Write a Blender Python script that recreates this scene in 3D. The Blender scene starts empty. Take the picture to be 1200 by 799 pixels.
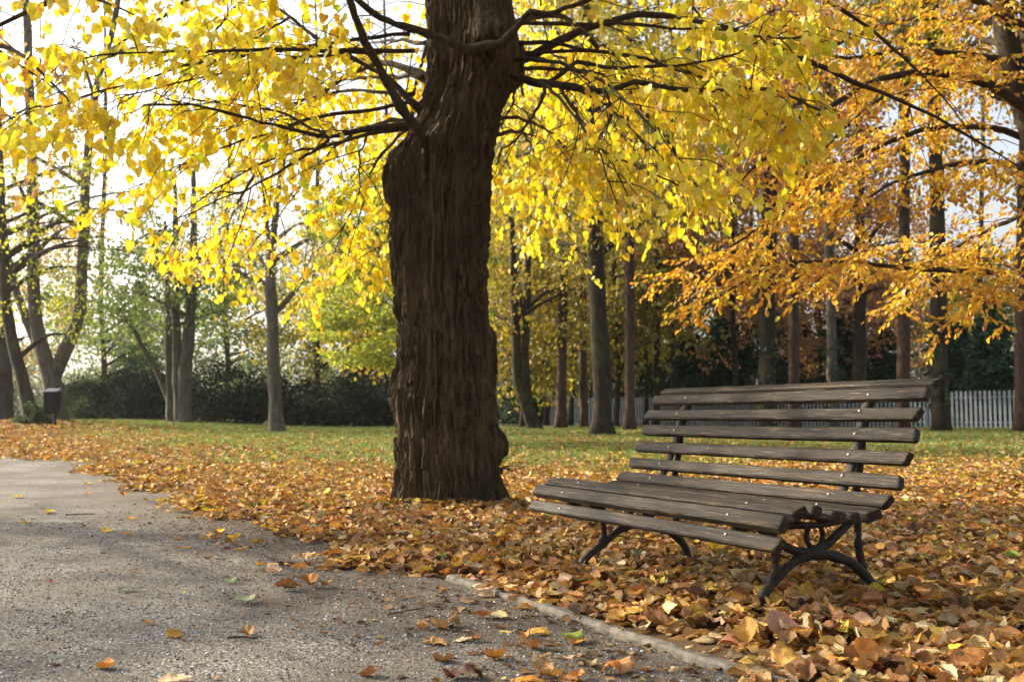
import bpy, math
import numpy as np
from math import radians, sin, cos, pi

# ------------------------------------------------------------------ camera, sky, sun, exposure
scene = bpy.context.scene
COL = scene.collection
CAM_Z, PITCH, FPX = 0.79, radians(4.32), 35.0 / 36.0 * 1200.0
cd = bpy.data.cameras.new("camera")
cam = bpy.data.objects.new("camera", cd)
COL.objects.link(cam)
cam.location = (0, 0, CAM_Z)
cam.rotation_euler = (radians(90) + PITCH, 0, 0)
cd.lens, cd.sensor_width, cd.sensor_fit = 35.0, 36.0, 'HORIZONTAL'
cd.clip_start, cd.clip_end = 0.05, 2000
cd.dof.use_dof = True
cd.dof.focus_distance = 4.3
cd.dof.aperture_fstop = 4.5
scene.camera = cam

SUN_EL, SUN_AZ = radians(27), radians(-66)      # azimuth from +Y, clockwise: to the left, a little ahead
world = bpy.data.worlds.new("World")
scene.world = world
world.use_nodes = True
wn = world.node_tree
sky = wn.nodes.new('ShaderNodeTexSky')
sky.sky_type = 'NISHITA'
sky.sun_disc = False
sky.sun_elevation, sky.sun_rotation = SUN_EL, SUN_AZ
sky.air_density, sky.dust_density, sky.ozone_density = 1.0, 6.0, 0.6
hs_ = wn.nodes.new('ShaderNodeHueSaturation')          # thin high haze: a whiter sky
hs_.inputs['Saturation'].default_value = 0.45
hs_.inputs['Value'].default_value = 1.4
wn.links.new(sky.outputs[0], hs_.inputs['Color'])
wn.links.new(hs_.outputs[0], wn.nodes['Background'].inputs[0])
wn.nodes['Background'].inputs[1].default_value = 0.12
sl = bpy.data.lights.new("sun", 'SUN')
sl.energy, sl.angle, sl.color = 4.3, radians(0.8), (1.0, 0.85, 0.62)
sun = bpy.data.objects.new("sun", sl)
COL.objects.link(sun)
sun.location = (-20, 10, 20)
sun.rotation_euler = (radians(90) - SUN_EL, 0, pi - SUN_AZ)
vs = scene.view_settings
vs.view_transform, vs.look, vs.gamma, vs.use_curve_mapping = 'Standard', 'None', 1.0, False
vs.exposure = 1.15
scene.render.engine = 'CYCLES'
cy = scene.cycles
cy.max_bounces, cy.diffuse_bounces, cy.glossy_bounces, cy.transmission_bounces, cy.transparent_max_bounces = 8, 5, 2, 6, 4
cy.use_denoising = True
cy.caustics_reflective = cy.caustics_refractive = False

# ------------------------------------------------------------------ numeric helpers
rng = np.random.default_rng(7)
A = lambda *v: np.array(v, dtype=float)


def ray(x, y):
    u, v = (x - 600) / FPX, -(y - 399.5) / FPX
    return A(u, cos(PITCH) - sin(PITCH) * v, sin(PITCH) + cos(PITCH) * v)


def px(x, y, Y):
    """point at world depth Y seen at photo pixel (x, y)"""
    r = ray(x, y)
    return A(0, 0, CAM_Z) + r * (Y / r[1])


def on_ground(x, y, z=0.0):
    r = ray(x, y)
    return A(0, 0, CAM_Z) + r * ((z - CAM_Z) / r[2])


def sstep(a, b, x):
    t = np.clip((np.asarray(x, float) - a) / (b - a), 0, 1)
    return t * t * (3 - 2 * t)


def terrain(x, y):
    return 0.25 * sstep(9, 34, y) + 0.33 * sstep(-8, -18, x) * sstep(18, 38, y)


def _h(i, j, k, s):
    n = (i * 374761393 + j * 668265263 + k * 2147483647 + s * 974634777) & 0x7fffffff
    n = ((n ^ (n >> 13)) * 1274126177) & 0x7fffffff
    return ((n ^ (n >> 16)) & 0xffff) / 65535.0


def vnoise(p, s=0):
    p = np.asarray(p, float)
    i = np.floor(p).astype(np.int64)
    f = p - i
    f = f * f * (3 - 2 * f)
    r = 0
    for a in (0, 1):
        for b in (0, 1):
            for c in (0, 1):
                w = (f[..., 0] if a else 1 - f[..., 0]) * (f[..., 1] if b else 1 - f[..., 1]) * (f[..., 2] if c else 1 - f[..., 2])
                r = r + w * _h(i[..., 0] + a, i[..., 1] + b, i[..., 2] + c, s)
    return r


def fbm(p, o=3, s=0):
    r, a, t = 0, 1.0, 0
    for k in range(o):
        r = r + a * vnoise(np.asarray(p) * 2 ** k, s + k)
        t += a
        a *= 0.5
    return r / t


def norm(v):
    return v / np.maximum(np.linalg.norm(v, axis=-1, keepdims=True), 1e-9)


# ------------------------------------------------------------------ object helpers
class MB:
    """collects arrays of vertices and faces, then links ONE mesh object"""

    def __init__(self):
        self.v, self.f, self.c, self.u, self.n = [], [], [], [], 0

    def add(self, V, F, col=None):
        V = np.asarray(V, float).reshape(-1, 3)
        self.v.append(V)
        for f in (F if isinstance(F, list) else [F]):
            self.f.append(np.asarray(f, np.int64) + self.n)
        if col is not None:
            self.c.append(np.broadcast_to(np.asarray(col, float), (len(V), 3)))
        self.n += len(V)

    def mesh(self, name, mat, smooth=False, off=None):
        V = np.concatenate(self.v)
        if off is not None:
            V = V - off
        me = bpy.data.meshes.new(name)
        me.vertices.add(len(V))
        me.vertices.foreach_set('co', V.astype(np.float32).ravel())
        idx = np.concatenate([f.ravel() for f in self.f])
        tot = np.concatenate([np.full(len(f), f.shape[1]) for f in self.f])
        st = np.concatenate([[0], np.cumsum(tot)[:-1]])
        me.loops.add(len(idx))
        me.loops.foreach_set('vertex_index', idx.astype(np.int32))
        me.polygons.add(len(tot))
        me.polygons.foreach_set('loop_start', st.astype(np.int32))
        me.polygons.foreach_set('use_smooth', np.full(len(tot), smooth))
        if self.c:
            C = np.concatenate(self.c)
            at = me.attributes.new('tint', 'FLOAT_COLOR', 'POINT')
            at.data.foreach_set('color', np.concatenate([C, np.ones((len(C), 1))], 1).astype(np.float32).ravel())
        if self.u:
            at = me.attributes.new('luv', 'FLOAT2', 'POINT')
            at.data.foreach_set('vector', np.concatenate(self.u).astype(np.float32).ravel())
        me.update(calc_edges=True)
        me.materials.append(mat)
        return me

    def build(self, name, mat, parent=None, smooth=False, off=None):
        if off is None and parent is not None:
            p, off = parent, np.zeros(3)
            while p is not None:
                off = off + np.array(p.location)
                p = p.parent
        me = self.mesh(name, mat, smooth, off)
        o = bpy.data.objects.new(name, me)
        COL.objects.link(o)
        o.parent = parent
        return o


def thing(name, label, cat, loc, group=None):
    o = bpy.data.objects.new(name, None)
    COL.objects.link(o)
    o.location = [float(c) for c in loc]
    o.empty_display_size = 0.1
    o['label'], o['category'] = label, cat
    if group:
        o['group'] = group
    return o


def tag(o, label=None, cat=None, group=None, kind=None):
    for k, v in (('label', label), ('category', cat), ('group', group), ('kind', kind)):
        if v:
            o[k] = v
    return o


def tubes(paths, radii, k=5, cap=False):
    """paths (n,m,3), radii (n,m) -> V, F of n tubes"""
    P = np.asarray(paths, float)
    if P.ndim == 2:
        P = P[None]
    n, m, _ = P.shape
    Rr = np.broadcast_to(np.asarray(radii, float), (n, m))
    T = norm(np.gradient(P, axis=1))
    ref = np.where(np.abs(T[:, :1, 2:3]) > 0.9, A(1, 0, 0), A(0, 0, 1))
    ref = np.broadcast_to(ref, T.shape)
    X = norm(np.cross(T, ref))
    for i in range(1, m):                       # keep the frame from flipping
        v = X[:, i - 1] - T[:, i] * np.sum(X[:, i - 1] * T[:, i], -1, keepdims=True)
        X[:, i] = norm(v)
    Y = np.cross(T, X)
    a = np.arange(k) * 2 * pi / k
    V = P[:, :, None] + Rr[..., None, None] * (np.cos(a)[:, None] * X[:, :, None] + np.sin(a)[:, None] * Y[:, :, None])
    base = (np.arange(n) * m * k)[:, None, None] + (np.arange(m - 1) * k)[None, :, None]
    j, j2 = np.arange(k), (np.arange(k) + 1) % k
    F = np.stack([base + j, base + j2, base + k + j2, base + k + j], -1).reshape(-1, 4)
    out = [F]
    if cap:
        e = (np.arange(n) * m * k)[:, None]
        out += [e + j[::-1][None], e + (m - 1) * k + j[None]]
    return V.reshape(-1, 3), out


def smooth_path(pts, n):
    """Catmull-Rom resample of a polyline (any number of columns) to n points"""
    P = np.asarray(pts, float)
    if len(P) == 2:
        return P[0] + (P[1] - P[0]) * np.linspace(0, 1, n)[:, None]
    Q = np.concatenate([[2 * P[0] - P[1]], P, [2 * P[-1] - P[-2]]])
    d = np.concatenate([[0], np.cumsum(np.linalg.norm(np.diff(P[:, :3], axis=0), axis=1))])
    s = np.linspace(0, d[-1], n)
    i = np.clip(np.searchsorted(d, s, side='right') - 1, 0, len(P) - 2)
    t = ((s - d[i]) / np.maximum(d[i + 1] - d[i], 1e-9))[:, None]
    p0, p1, p2, p3 = Q[i], Q[i + 1], Q[i + 2], Q[i + 3]
    return 0.5 * (2 * p1 + (p2 - p0) * t + (2 * p0 - 5 * p1 + 4 * p2 - p3) * t ** 2 + (3 * p1 - p0 - 3 * p2 + p3) * t ** 3)


def limb_tube(mb, path4, k=8, n=24, wob=0.0, seed=0):
    """path4 rows (x,y,z,r)"""
    p = smooth_path(path4, n)
    if wob:
        for c in range(3):
            p[:, c] += (fbm(np.stack([np.arange(n) * 0.55, np.full(n, seed * 3.3 + c * 7.1), np.zeros(n)], -1), 2) - 0.5) * wob * np.minimum(1, np.arange(n) / 3)
    r = np.maximum(p[:, 3], 0.002)
    V, F = tubes(p[:, :3], r[None], k, cap=True)
    mb.add(V, F)
    return p


def stamp(mb, tv, tf, pos, X, Y, Z, sc, col, vt=None):
    n, k = len(pos), len(tv)
    sc = np.broadcast_to(np.asarray(sc, float), (n,))
    V = pos[:, None] + sc[:, None, None] * (tv[None, :, 0:1] * X[:, None] + tv[None, :, 1:2] * Y[:, None] + tv[None, :, 2:3] * Z[:, None])
    o = (np.arange(n) * k)[:, None, None]
    F = [(np.asarray(f)[None] + o).reshape(-1, np.asarray(f).shape[1]) for f in tf]
    cr = np.repeat(col, k, axis=0)
    if vt is not None:
        cr = cr * np.tile(vt, n)[:, None]
    mb.add(V.reshape(-1, 3), F, cr)


def frames(tip, nrm):
    Y = norm(tip)
    Z = norm(nrm - Y * np.sum(nrm * Y, -1, keepdims=True))
    return np.cross(Y, Z), Y, Z


def pick(n, cols, w, jit=0.12, r=rng):
    c = np.array(cols)[r.choice(len(cols), n, p=np.array(w) / np.sum(w))]
    return np.clip(c * (1 + r.normal(0, jit, (n, 1))) * (1 + r.normal(0, jit * 0.4, (n, 3))), 0.004, 0.9)


# ------------------------------------------------------------------ materials
def new_mat(name):
    m = bpy.data.materials.new(name)
    m.use_nodes = True
    nt = m.node_tree
    nt.nodes.clear()
    out = nt.nodes.new('ShaderNodeOutputMaterial')
    return m, nt, out


def nd(nt, typ, ins=None, **props):
    n = nt.nodes.new(typ)
    for k, v in props.items():
        setattr(n, k, v)
    for k, v in (ins or {}).items():
        if isinstance(v, bpy.types.NodeSocket):
            nt.links.new(v, n.inputs[k])
        else:
            n.inputs[k].default_value = v
    return n


def ramp(nt, fac, stops):
    n = nt.nodes.new('ShaderNodeValToRGB')
    e = n.color_ramp.elements
    while len(e) < len(stops):
        e.new(0.5)
    for i, (p, c) in enumerate(stops):
        e[i].position = p
        e[i].color = (*c, 1) if len(c) == 3 else c
    nt.links.new(fac, n.inputs[0])
    return n.outputs[0]


def leaf_mat(name, source='tint', trans=0.5, rough=0.5, gloss=0.06, veins=False):
    m, nt, out = new_mat(name)
    if source == 'tint':
        c = nd(nt, 'ShaderNodeAttribute', attribute_name='tint').outputs['Color']
    else:
        c = nd(nt, 'ShaderNodeObjectInfo').outputs['Color']
    tc = nd(nt, 'ShaderNodeTexCoord').outputs['Object']
    nz = nd(nt, 'ShaderNodeTexNoise', {'Vector': tc, 'Scale': 45.0, 'Detail': 3.0}).outputs['Fac']
    k = nd(nt, 'ShaderNodeMapRange', {'Value': nz, 'From Min': 0.3, 'From Max': 0.7, 'To Min': 0.72, 'To Max': 1.18}).outputs[0]
    c = nd(nt, 'ShaderNodeVectorMath', {0: c, 1: k}, operation='MULTIPLY').outputs[0]
    ins = {'Color': c}
    if veins:
        uv = nd(nt, 'ShaderNodeSeparateXYZ', {0: nd(nt, 'ShaderNodeAttribute', attribute_name='luv').outputs['Vector']})
        au = nd(nt, 'ShaderNodeMath', {0: uv.outputs[0]}, operation='ABSOLUTE').outputs[0]
        sv = nd(nt, 'ShaderNodeMath', {0: au, 1: -0.36, 2: uv.outputs[1]}, operation='MULTIPLY_ADD').outputs[0]
        sv = nd(nt, 'ShaderNodeMath', {0: sv, 1: 0.125}, operation='PINGPONG').outputs[0]
        v1 = nd(nt, 'ShaderNodeMapRange', {'Value': sv, 'From Min': 0.004, 'From Max': 0.022, 'To Min': 1.0, 'To Max': 0.0}).outputs[0]
        v2 = nd(nt, 'ShaderNodeMapRange', {'Value': au, 'From Min': 0.02, 'From Max': 0.09, 'To Min': 1.0, 'To Max': 0.0}).outputs[0]
        vn = nd(nt, 'ShaderNodeMath', {0: v1, 1: v2}, operation='MAXIMUM').outputs[0]
        g2 = nd(nt, 'ShaderNodeMapRange', {'Value': vn, 'To Min': 0.93, 'To Max': 1.32}).outputs[0]
        bl = nd(nt, 'ShaderNodeTexNoise', {'Vector': tc, 'Scale': 130.0, 'Detail': 3.0, 'Roughness': 0.7}).outputs['Fac']
        g3 = nd(nt, 'ShaderNodeMapRange', {'Value': bl, 'From Min': 0.52, 'From Max': 0.68, 'To Min': 1.0, 'To Max': 0.5}).outputs[0]
        g2 = nd(nt, 'ShaderNodeMath', {0: g2, 1: g3}, operation='MULTIPLY').outputs[0]
        c = nd(nt, 'ShaderNodeVectorMath', {0: c, 1: g2}, operation='MULTIPLY').outputs[0]
        ins = {'Color': c, 'Normal': nd(nt, 'ShaderNodeBump', {'Strength': 0.7, 'Distance': 0.004, 'Height': vn}).outputs[0]}
    d = nd(nt, 'ShaderNodeBsdfDiffuse', ins).outputs[0]
    t = nd(nt, 'ShaderNodeBsdfTranslucent', {'Color': c}).outputs[0]
    mx = nd(nt, 'ShaderNodeMixShader', {0: trans, 1: d, 2: t}).outputs[0]
    g = nd(nt, 'ShaderNodeBsdfGlossy', {'Color': (1, 1, 1, 1), 'Roughness': rough}).outputs[0]
    mx = nd(nt, 'ShaderNodeMixShader', {0: gloss, 1: mx, 2: g}).outputs[0]
    nt.links.new(mx, out.inputs[0])
    return m


def bark_mat(name, c0, c1, scale=8.0, zs=0.12, bump=0.6, moss=None):
    m, nt, out = new_mat(name)
    tc = nd(nt, 'ShaderNodeTexCoord').outputs['Object']
    mp = nd(nt, 'ShaderNodeMapping', {'Vector': tc, 'Scale': (1, 1, zs)}).outputs[0]
    n1 = nd(nt, 'ShaderNodeTexNoise', {'Vector': mp, 'Scale': scale, 'Detail': 6.0, 'Roughness': 0.65, 'Distortion': 0.6}).outputs['Fac']
    n2 = nd(nt, 'ShaderNodeTexNoise', {'Vector': tc, 'Scale': 2.2, 'Detail': 4.0}).outputs['Fac']
    col = ramp(nt, n1, [(0.32, c0), (0.68, c1)])
    if moss:
        f = nd(nt, 'ShaderNodeMapRange', {'Value': n2, 'From Min': 0.5, 'From Max': 0.68, 'To Min': 0.0, 'To Max': 0.75}).outputs[0]
        col = nd(nt, 'ShaderNodeMix', {0: f, 6: col, 7: (*moss, 1)}, data_type='RGBA').outputs[2]
    b = nd(nt, 'ShaderNodeBump', {'Strength': bump, 'Distance': 0.03, 'Height': n1}).outputs[0]
    p = nd(nt, 'ShaderNodeBsdfPrincipled', {'Base Color': col, 'Roughness': 0.9, 'Normal': b, 'Specular IOR Level': 0.25}).outputs[0]
    nt.links.new(p, out.inputs[0])
    return m


def plain_mat(name, col, rough=0.6, var=0.25, scale=20.0, bump=0.0, metallic=0.0, spec=0.5):
    m, nt, out = new_mat(name)
    tc = nd(nt, 'ShaderNodeTexCoord').outputs['Object']
    n = nd(nt, 'ShaderNodeTexNoise', {'Vector': tc, 'Scale': scale, 'Detail': 5.0, 'Roughness': 0.6}).outputs['Fac']
    c = ramp(nt, n, [(0.3, tuple(x * (1 - var) for x in col)), (0.7, tuple(min(1, x * (1 + var)) for x in col))])
    ins = {'Base Color': c, 'Roughness': rough, 'Metallic': metallic, 'Specular IOR Level': spec}
    if bump:
        ins['Normal'] = nd(nt, 'ShaderNodeBump', {'Strength': bump, 'Distance': 0.01, 'Height': n}).outputs[0]
    nt.links.new(nd(nt, 'ShaderNodeBsdfPrincipled', ins).outputs[0], out.inputs[0])
    return m


def wood_mat():
    m, nt, out = new_mat("weathered_wood")
    tc = nd(nt, 'ShaderNodeTexCoord').outputs['Object']
    rnd = nd(nt, 'ShaderNodeObjectInfo').outputs['Random']
    off = nd(nt, 'ShaderNodeVectorMath', {0: tc, 1: nd(nt, 'ShaderNodeCombineXYZ', {0: nd(nt, 'ShaderNodeMath', {0: rnd, 1: 37.0}, operation='MULTIPLY').outputs[0], 1: rnd}).outputs[0]}, operation='ADD').outputs[0]
    mp = nd(nt, 'ShaderNodeMapping', {'Vector': off, 'Scale': (2.2, 42, 42)}).outputs[0]
    grain = nd(nt, 'ShaderNodeTexNoise', {'Vector': mp, 'Scale': 2.2, 'Detail': 6.0, 'Roughness': 0.7, 'Distortion': 0.5}).outputs['Fac']
    mp2 = nd(nt, 'ShaderNodeMapping', {'Vector': off, 'Scale': (3.5, 26, 26)}).outputs[0]
    wear = nd(nt, 'ShaderNodeTexNoise', {'Vector': mp2, 'Scale': 1.3, 'Detail': 5.0, 'Roughness': 0.65}).outputs['Fac']
    c1 = ramp(nt, grain, [(0.40, (0.004, 0.0027, 0.0015)), (0.53, (0.018, 0.0115, 0.006)), (0.68, (0.125, 0.080, 0.039))])
    f = nd(nt, 'ShaderNodeMapRange', {'Value': wear, 'From Min': 0.42, 'From Max': 0.62, 'To Min': 0.0, 'To Max': 0.8}).outputs[0]
    c = nd(nt, 'ShaderNodeMix', {0: f, 6: c1, 7: (0.010, 0.0068, 0.0045, 1)}, data_type='RGBA').outputs[2]
    spk = nd(nt, 'ShaderNodeTexNoise', {'Vector': nd(nt, 'ShaderNodeMapping', {'Vector': off, 'Scale': (3, 70, 70)}).outputs[0], 'Scale': 3.0, 'Detail': 3.0}).outputs['Fac']
    s = nd(nt, 'ShaderNodeMapRange', {'Value': spk, 'From Min': 0.635, 'From Max': 0.72, 'To Min': 0.0, 'To Max': 0.55}).outputs[0]
    c = nd(nt, 'ShaderNodeMix', {0: s, 6: c, 7: (0.27, 0.205, 0.135, 1)}, data_type='RGBA').outputs[2]
    hgt = nd(nt, 'ShaderNodeMath', {0: grain, 1: wear}, operation='ADD').outputs[0]
    b = nd(nt, 'ShaderNodeBump', {'Strength': 1.0, 'Distance': 0.006, 'Height': hgt}).outputs[0]
    rg = nd(nt, 'ShaderNodeMapRange', {'Value': wear, 'To Min': 0.7, 'To Max': 0.5}).outputs[0]
    p = nd(nt, 'ShaderNodeBsdfPrincipled', {'Base Color': c, 'Roughness': rg, 'Normal': b, 'Specular IOR Level': 0.28}).outputs[0]
    nt.links.new(p, out.inputs[0])
    return m


def ground_mat():
    m, nt, out = new_mat("lawn_soil")
    tc = nd(nt, 'ShaderNodeTexCoord').outputs['Object']
    g = nd(nt, 'ShaderNodeAttribute', attribute_name='tint').outputs['Color']
    n1 = nd(nt, 'ShaderNodeTexNoise', {'Vector': tc, 'Scale': 9.0, 'Detail': 8.0, 'Roughness': 0.7}).outputs['Fac']
    n2 = nd(nt, 'ShaderNodeTexNoise', {'Vector': tc, 'Scale': 60.0, 'Detail': 5.0, 'Roughness': 0.7}).outputs['Fac']
    soil = ramp(nt, n2, [(0.3, (0.045, 0.028, 0.016)), (0.55, (0.12, 0.072, 0.035)), (0.75, (0.24, 0.14, 0.06))])
    grass = ramp(nt, n2, [(0.3, (0.03, 0.05, 0.012)), (0.6, (0.07, 0.12, 0.022)), (0.75, (0.16, 0.17, 0.04))])
    sx = nd(nt, 'ShaderNodeSeparateColor', {0: g}).outputs[0]
    w = nd(nt, 'ShaderNodeMath', {0: sx, 1: nd(nt, 'ShaderNodeMapRange', {'Value': n1, 'From Min': 0.35, 'From Max': 0.65, 'To Min': -0.3, 'To Max': 0.3}).outputs[0]}, operation='ADD', use_clamp=True).outputs[0]
    c = nd(nt, 'ShaderNodeMix', {0: w, 6: soil, 7: grass}, data_type='RGBA').outputs[2]
    b = nd(nt, 'ShaderNodeBump', {'Strength': 0.8, 'Distance': 0.02, 'Height': n2}).outputs[0]
    p = nd(nt, 'ShaderNodeBsdfPrincipled', {'Base Color': c, 'Roughness': 0.95, 'Normal': b, 'Specular IOR Level': 0.2}).outputs[0]
    nt.links.new(p, out.inputs[0])
    return m


def gravel_mat():
    m, nt, out = new_mat("gravel")
    tc = nd(nt, 'ShaderNodeTexCoord').outputs['Object']
    n1 = nd(nt, 'ShaderNodeTexNoise', {'Vector': tc, 'Scale': 1.3, 'Detail': 5.0, 'Roughness': 0.6}).outputs['Fac']
    n2 = nd(nt, 'ShaderNodeTexNoise', {'Vector': tc, 'Scale': 140.0, 'Detail': 4.0, 'Roughness': 0.75}).outputs['Fac']
    v = nd(nt, 'ShaderNodeTexVoronoi', {'Vector': tc, 'Scale': 150.0, 'Randomness': 1.0})
    vf = nd(nt, 'ShaderNodeTexVoronoi', {'Vector': tc, 'Scale': 230.0})
    vc = nd(nt, 'ShaderNodeSeparateColor', {0: v.outputs['Color']}).outputs[0]
    c1 = ramp(nt, vc, [(0.0, (0.034, 0.030, 0.024)), (0.45, (0.108, 0.100, 0.086)), (0.8, (0.25, 0.24, 0.218)), (1.0, (0.54, 0.525, 0.50))])
    dirt = ramp(nt, n2, [(0.3, (0.022, 0.017, 0.011)), (0.7, (0.122, 0.103, 0.078))])
    f = nd(nt, 'ShaderNodeMapRange', {'Value': n1, 'From Min': 0.38, 'From Max': 0.62, 'To Min': 0.10, 'To Max': 0.85}).outputs[0]
    c = nd(nt, 'ShaderNodeMix', {0: f, 6: c1, 7: dirt}, data_type='RGBA').outputs[2]
    edge = nd(nt, 'ShaderNodeAttribute', attribute_name='tint').outputs['Color']
    es = nd(nt, 'ShaderNodeSeparateColor', {0: edge}).outputs[0]
    es = nd(nt, 'ShaderNodeMath', {0: es, 1: nd(nt, 'ShaderNodeMapRange', {'Value': n2, 'To Min': 0.3, 'To Max': 1.2}).outputs[0]}, operation='MULTIPLY', use_clamp=True).outputs[0]
    c = nd(nt, 'ShaderNodeMix', {0: es, 6: c, 7: (0.075, 0.052, 0.033, 1)}, data_type='RGBA').outputs[2]
    h = nd(nt, 'ShaderNodeMath', {0: v.outputs['Distance'], 1: vf.outputs['Distance']}, operation='ADD').outputs[0]
    h = nd(nt, 'ShaderNodeMath', {0: n2, 1: h}, operation='SUBTRACT').outputs[0]
    b = nd(nt, 'ShaderNodeBump', {'Strength': 0.9, 'Distance': 0.0042, 'Height': h}).outputs[0]
    p = nd(nt, 'ShaderNodeBsdfPrincipled', {'Base Color': c, 'Roughness': 0.9, 'Normal': b, 'Specular IOR Level': 0.3}).outputs[0]
    nt.links.new(p, out.inputs[0])
    return m


def tint_mat(name, rough=0.85):
    m, nt, out = new_mat(name)
    c = nd(nt, 'ShaderNodeAttribute', attribute_name='tint').outputs['Color']
    p = nd(nt, 'ShaderNodeBsdfPrincipled', {'Base Color': c, 'Roughness': rough, 'Specular IOR Level': 0.3}).outputs[0]
    nt.links.new(p, out.inputs[0])
    return m


M_LEAF = leaf_mat("canopy_leaf", trans=0.58, gloss=0.04)
M_LITTER = leaf_mat("litter_leaf", veins=True, trans=0.22, gloss=0.022, rough=0.6)
M_FALLEN = leaf_mat("fallen_leaf", source='object', veins=True, trans=0.2, gloss=0.022, rough=0.6)
M_SHRUB = leaf_mat("evergreen_leaf", trans=0.25, gloss=0.012)
M_GRASS = leaf_mat("grass_blade", trans=0.35, gloss=0.04)
M_BARK = bark_mat("furrowed_bark", (0.008, 0.0055, 0.003), (0.120, 0.082, 0.042), 24, 0.09, 1.0, (0.030, 0.028, 0.012))
M_BRANCH = bark_mat("branch_bark", (0.020, 0.014, 0.009), (0.065, 0.046, 0.030), 20, 0.5, 0.3)
M_DARKBARK = bark_mat("dark_bark", (0.013, 0.0095, 0.0065), (0.050, 0.037, 0.025), 8, 0.2, 0.6, (0.055, 0.055, 0.022))
M_GREYBARK = bark_mat("grey_bark", (0.045, 0.039, 0.033), (0.15, 0.13, 0.11), 8, 0.25, 0.5, (0.10, 0.10, 0.055))
M_PINEBARK = bark_mat("pine_bark", (0.030, 0.018, 0.013), (0.115, 0.070, 0.050), 7, 0.35, 0.8)
M_WOOD = wood_mat()
M_IRON = plain_mat("cast_iron", (0.022, 0.014, 0.009), 0.75, 0.55, 34, 0.8, 0.0, 0.5)
M_BOLT = plain_mat("bolt_steel", (0.26, 0.245, 0.22), 0.45, 0.2, 60, 0.0, 0.7)
M_CONCRETE = plain_mat("kerb_concrete", (0.135, 0.122, 0.10), 0.9, 0.5, 22, 0.7, 0.0, 0.2)
M_FENCE = plain_mat("fence_paint", (0.13, 0.155, 0.20), 0.5, 0.1, 3)
M_POST = plain_mat("post_paint", (0.055, 0.075, 0.11), 0.5, 0.2, 8)
M_BIN = plain_mat("bin_plastic", (0.008, 0.008, 0.008), 0.6, 0.3, 12, spec=0.2)
M_BINLID = plain_mat("bin_lid_steel", (0.10, 0.11, 0.13), 0.4, 0.2, 12)
M_STONE = tint_mat("loose_stone")
M_TWIG = plain_mat("dry_twig", (0.085, 0.058, 0.036), 0.9, 0.4, 40)

# ------------------------------------------------------------------ ground, path, kerb
K1, K2 = on_ground(880, 790, 0.03), on_ground(525, 675, 0.03)
KD = norm((K2 - K1)[:2])                         # along the kerb, away from the camera
KN = A(KD[1], -KD[0])                            # to the right of it: the bench side


def kerb_dist(x, y):
    return (np.asarray(x) - K1[0]) * KN[0] + (np.asarray(y) - K1[1]) * KN[1]


def grass_w(x, y):
    """how green the lawn is (a look of the ground itself)"""
    w = sstep(11.5, 16, y + 2.5 * (fbm(np.stack([np.asarray(x) * 0.25, np.asarray(y) * 0.25, np.zeros_like(np.asarray(x, float))], -1), 3) - 0.5) * 2)
    return w * sstep(0.2, 2.0, kerb_dist(x, y))


def grid(xs, ys):
    X, Y = np.meshgrid(xs, ys)
    nx, ny = len(xs), len(ys)
    i = (np.arange(ny - 1)[:, None] * nx + np.arange(nx - 1)[None]).ravel()
    return X, Y, np.stack([i, i + 1, i + nx + 1, i + nx], -1)


xs = np.concatenate([[-170, -120, -80], np.linspace(-45, 45, 181), [80, 120, 170]])
ys = np.concatenate([[-60, -20], np.linspace(-6, 70, 229), [90, 120, 150]])
X, Y, F = grid(xs, ys)
kd = kerb_dist(X, Y)
Z = terrain(X, Y) + 0.025 * sstep(0.1, 0.5, kd) * sstep(-9, -7, -Y) - 0.03 * sstep(0.0, -0.4, kd)
Z += (fbm(np.stack([X * 0.4, Y * 0.4, X * 0], -1), 3) - 0.5) * 0.05 * sstep(0.3, 1.5, kd)
mb = MB()
gw = grass_w(X, Y)
mb.add(np.stack([X, Y, Z], -1), F, np.repeat(gw.reshape(-1, 1), 3, 1))
tag(mb.build("ground", ground_mat(), smooth=True), kind='structure')

# the path: a strip that ends at the kerb
S = np.concatenate([np.linspace(-4, 12, 161), np.linspace(12.5, 60, 60)])
D = np.concatenate([np.linspace(-9, -1.2, 24), np.linspace(-1.1, -0.012, 30)])
SS, DD = np.meshgrid(S, D, indexing='ij')
X = K1[0] + KD[0] * SS + KN[0] * DD
Y = K1[1] + KD[1] * SS + KN[1] * DD
Z = terrain(X, Y) + 0.006 + (fbm(np.stack([X * 0.9, Y * 0.9, X * 0], -1), 3, 5) - 0.5) * 0.022
i = (np.arange(len(S) - 1)[:, None] * len(D) + np.arange(len(D) - 1)[None]).ravel()
mb = MB()
edge = sstep(-1.35, -0.1, DD + 1.1 * (fbm(np.stack([X * 1.7, Y * 1.7, X * 0], -1), 3, 9) - 0.5)) * 0.9
mb.add(np.stack([X, Y, Z], -1), np.stack([i, i + 1, i + len(D) + 1, i + len(D)], -1), np.repeat(edge.reshape(-1, 1), 3, 1))
tag(mb.build("path", gravel_mat(), smooth=True), kind='structure')


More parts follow.
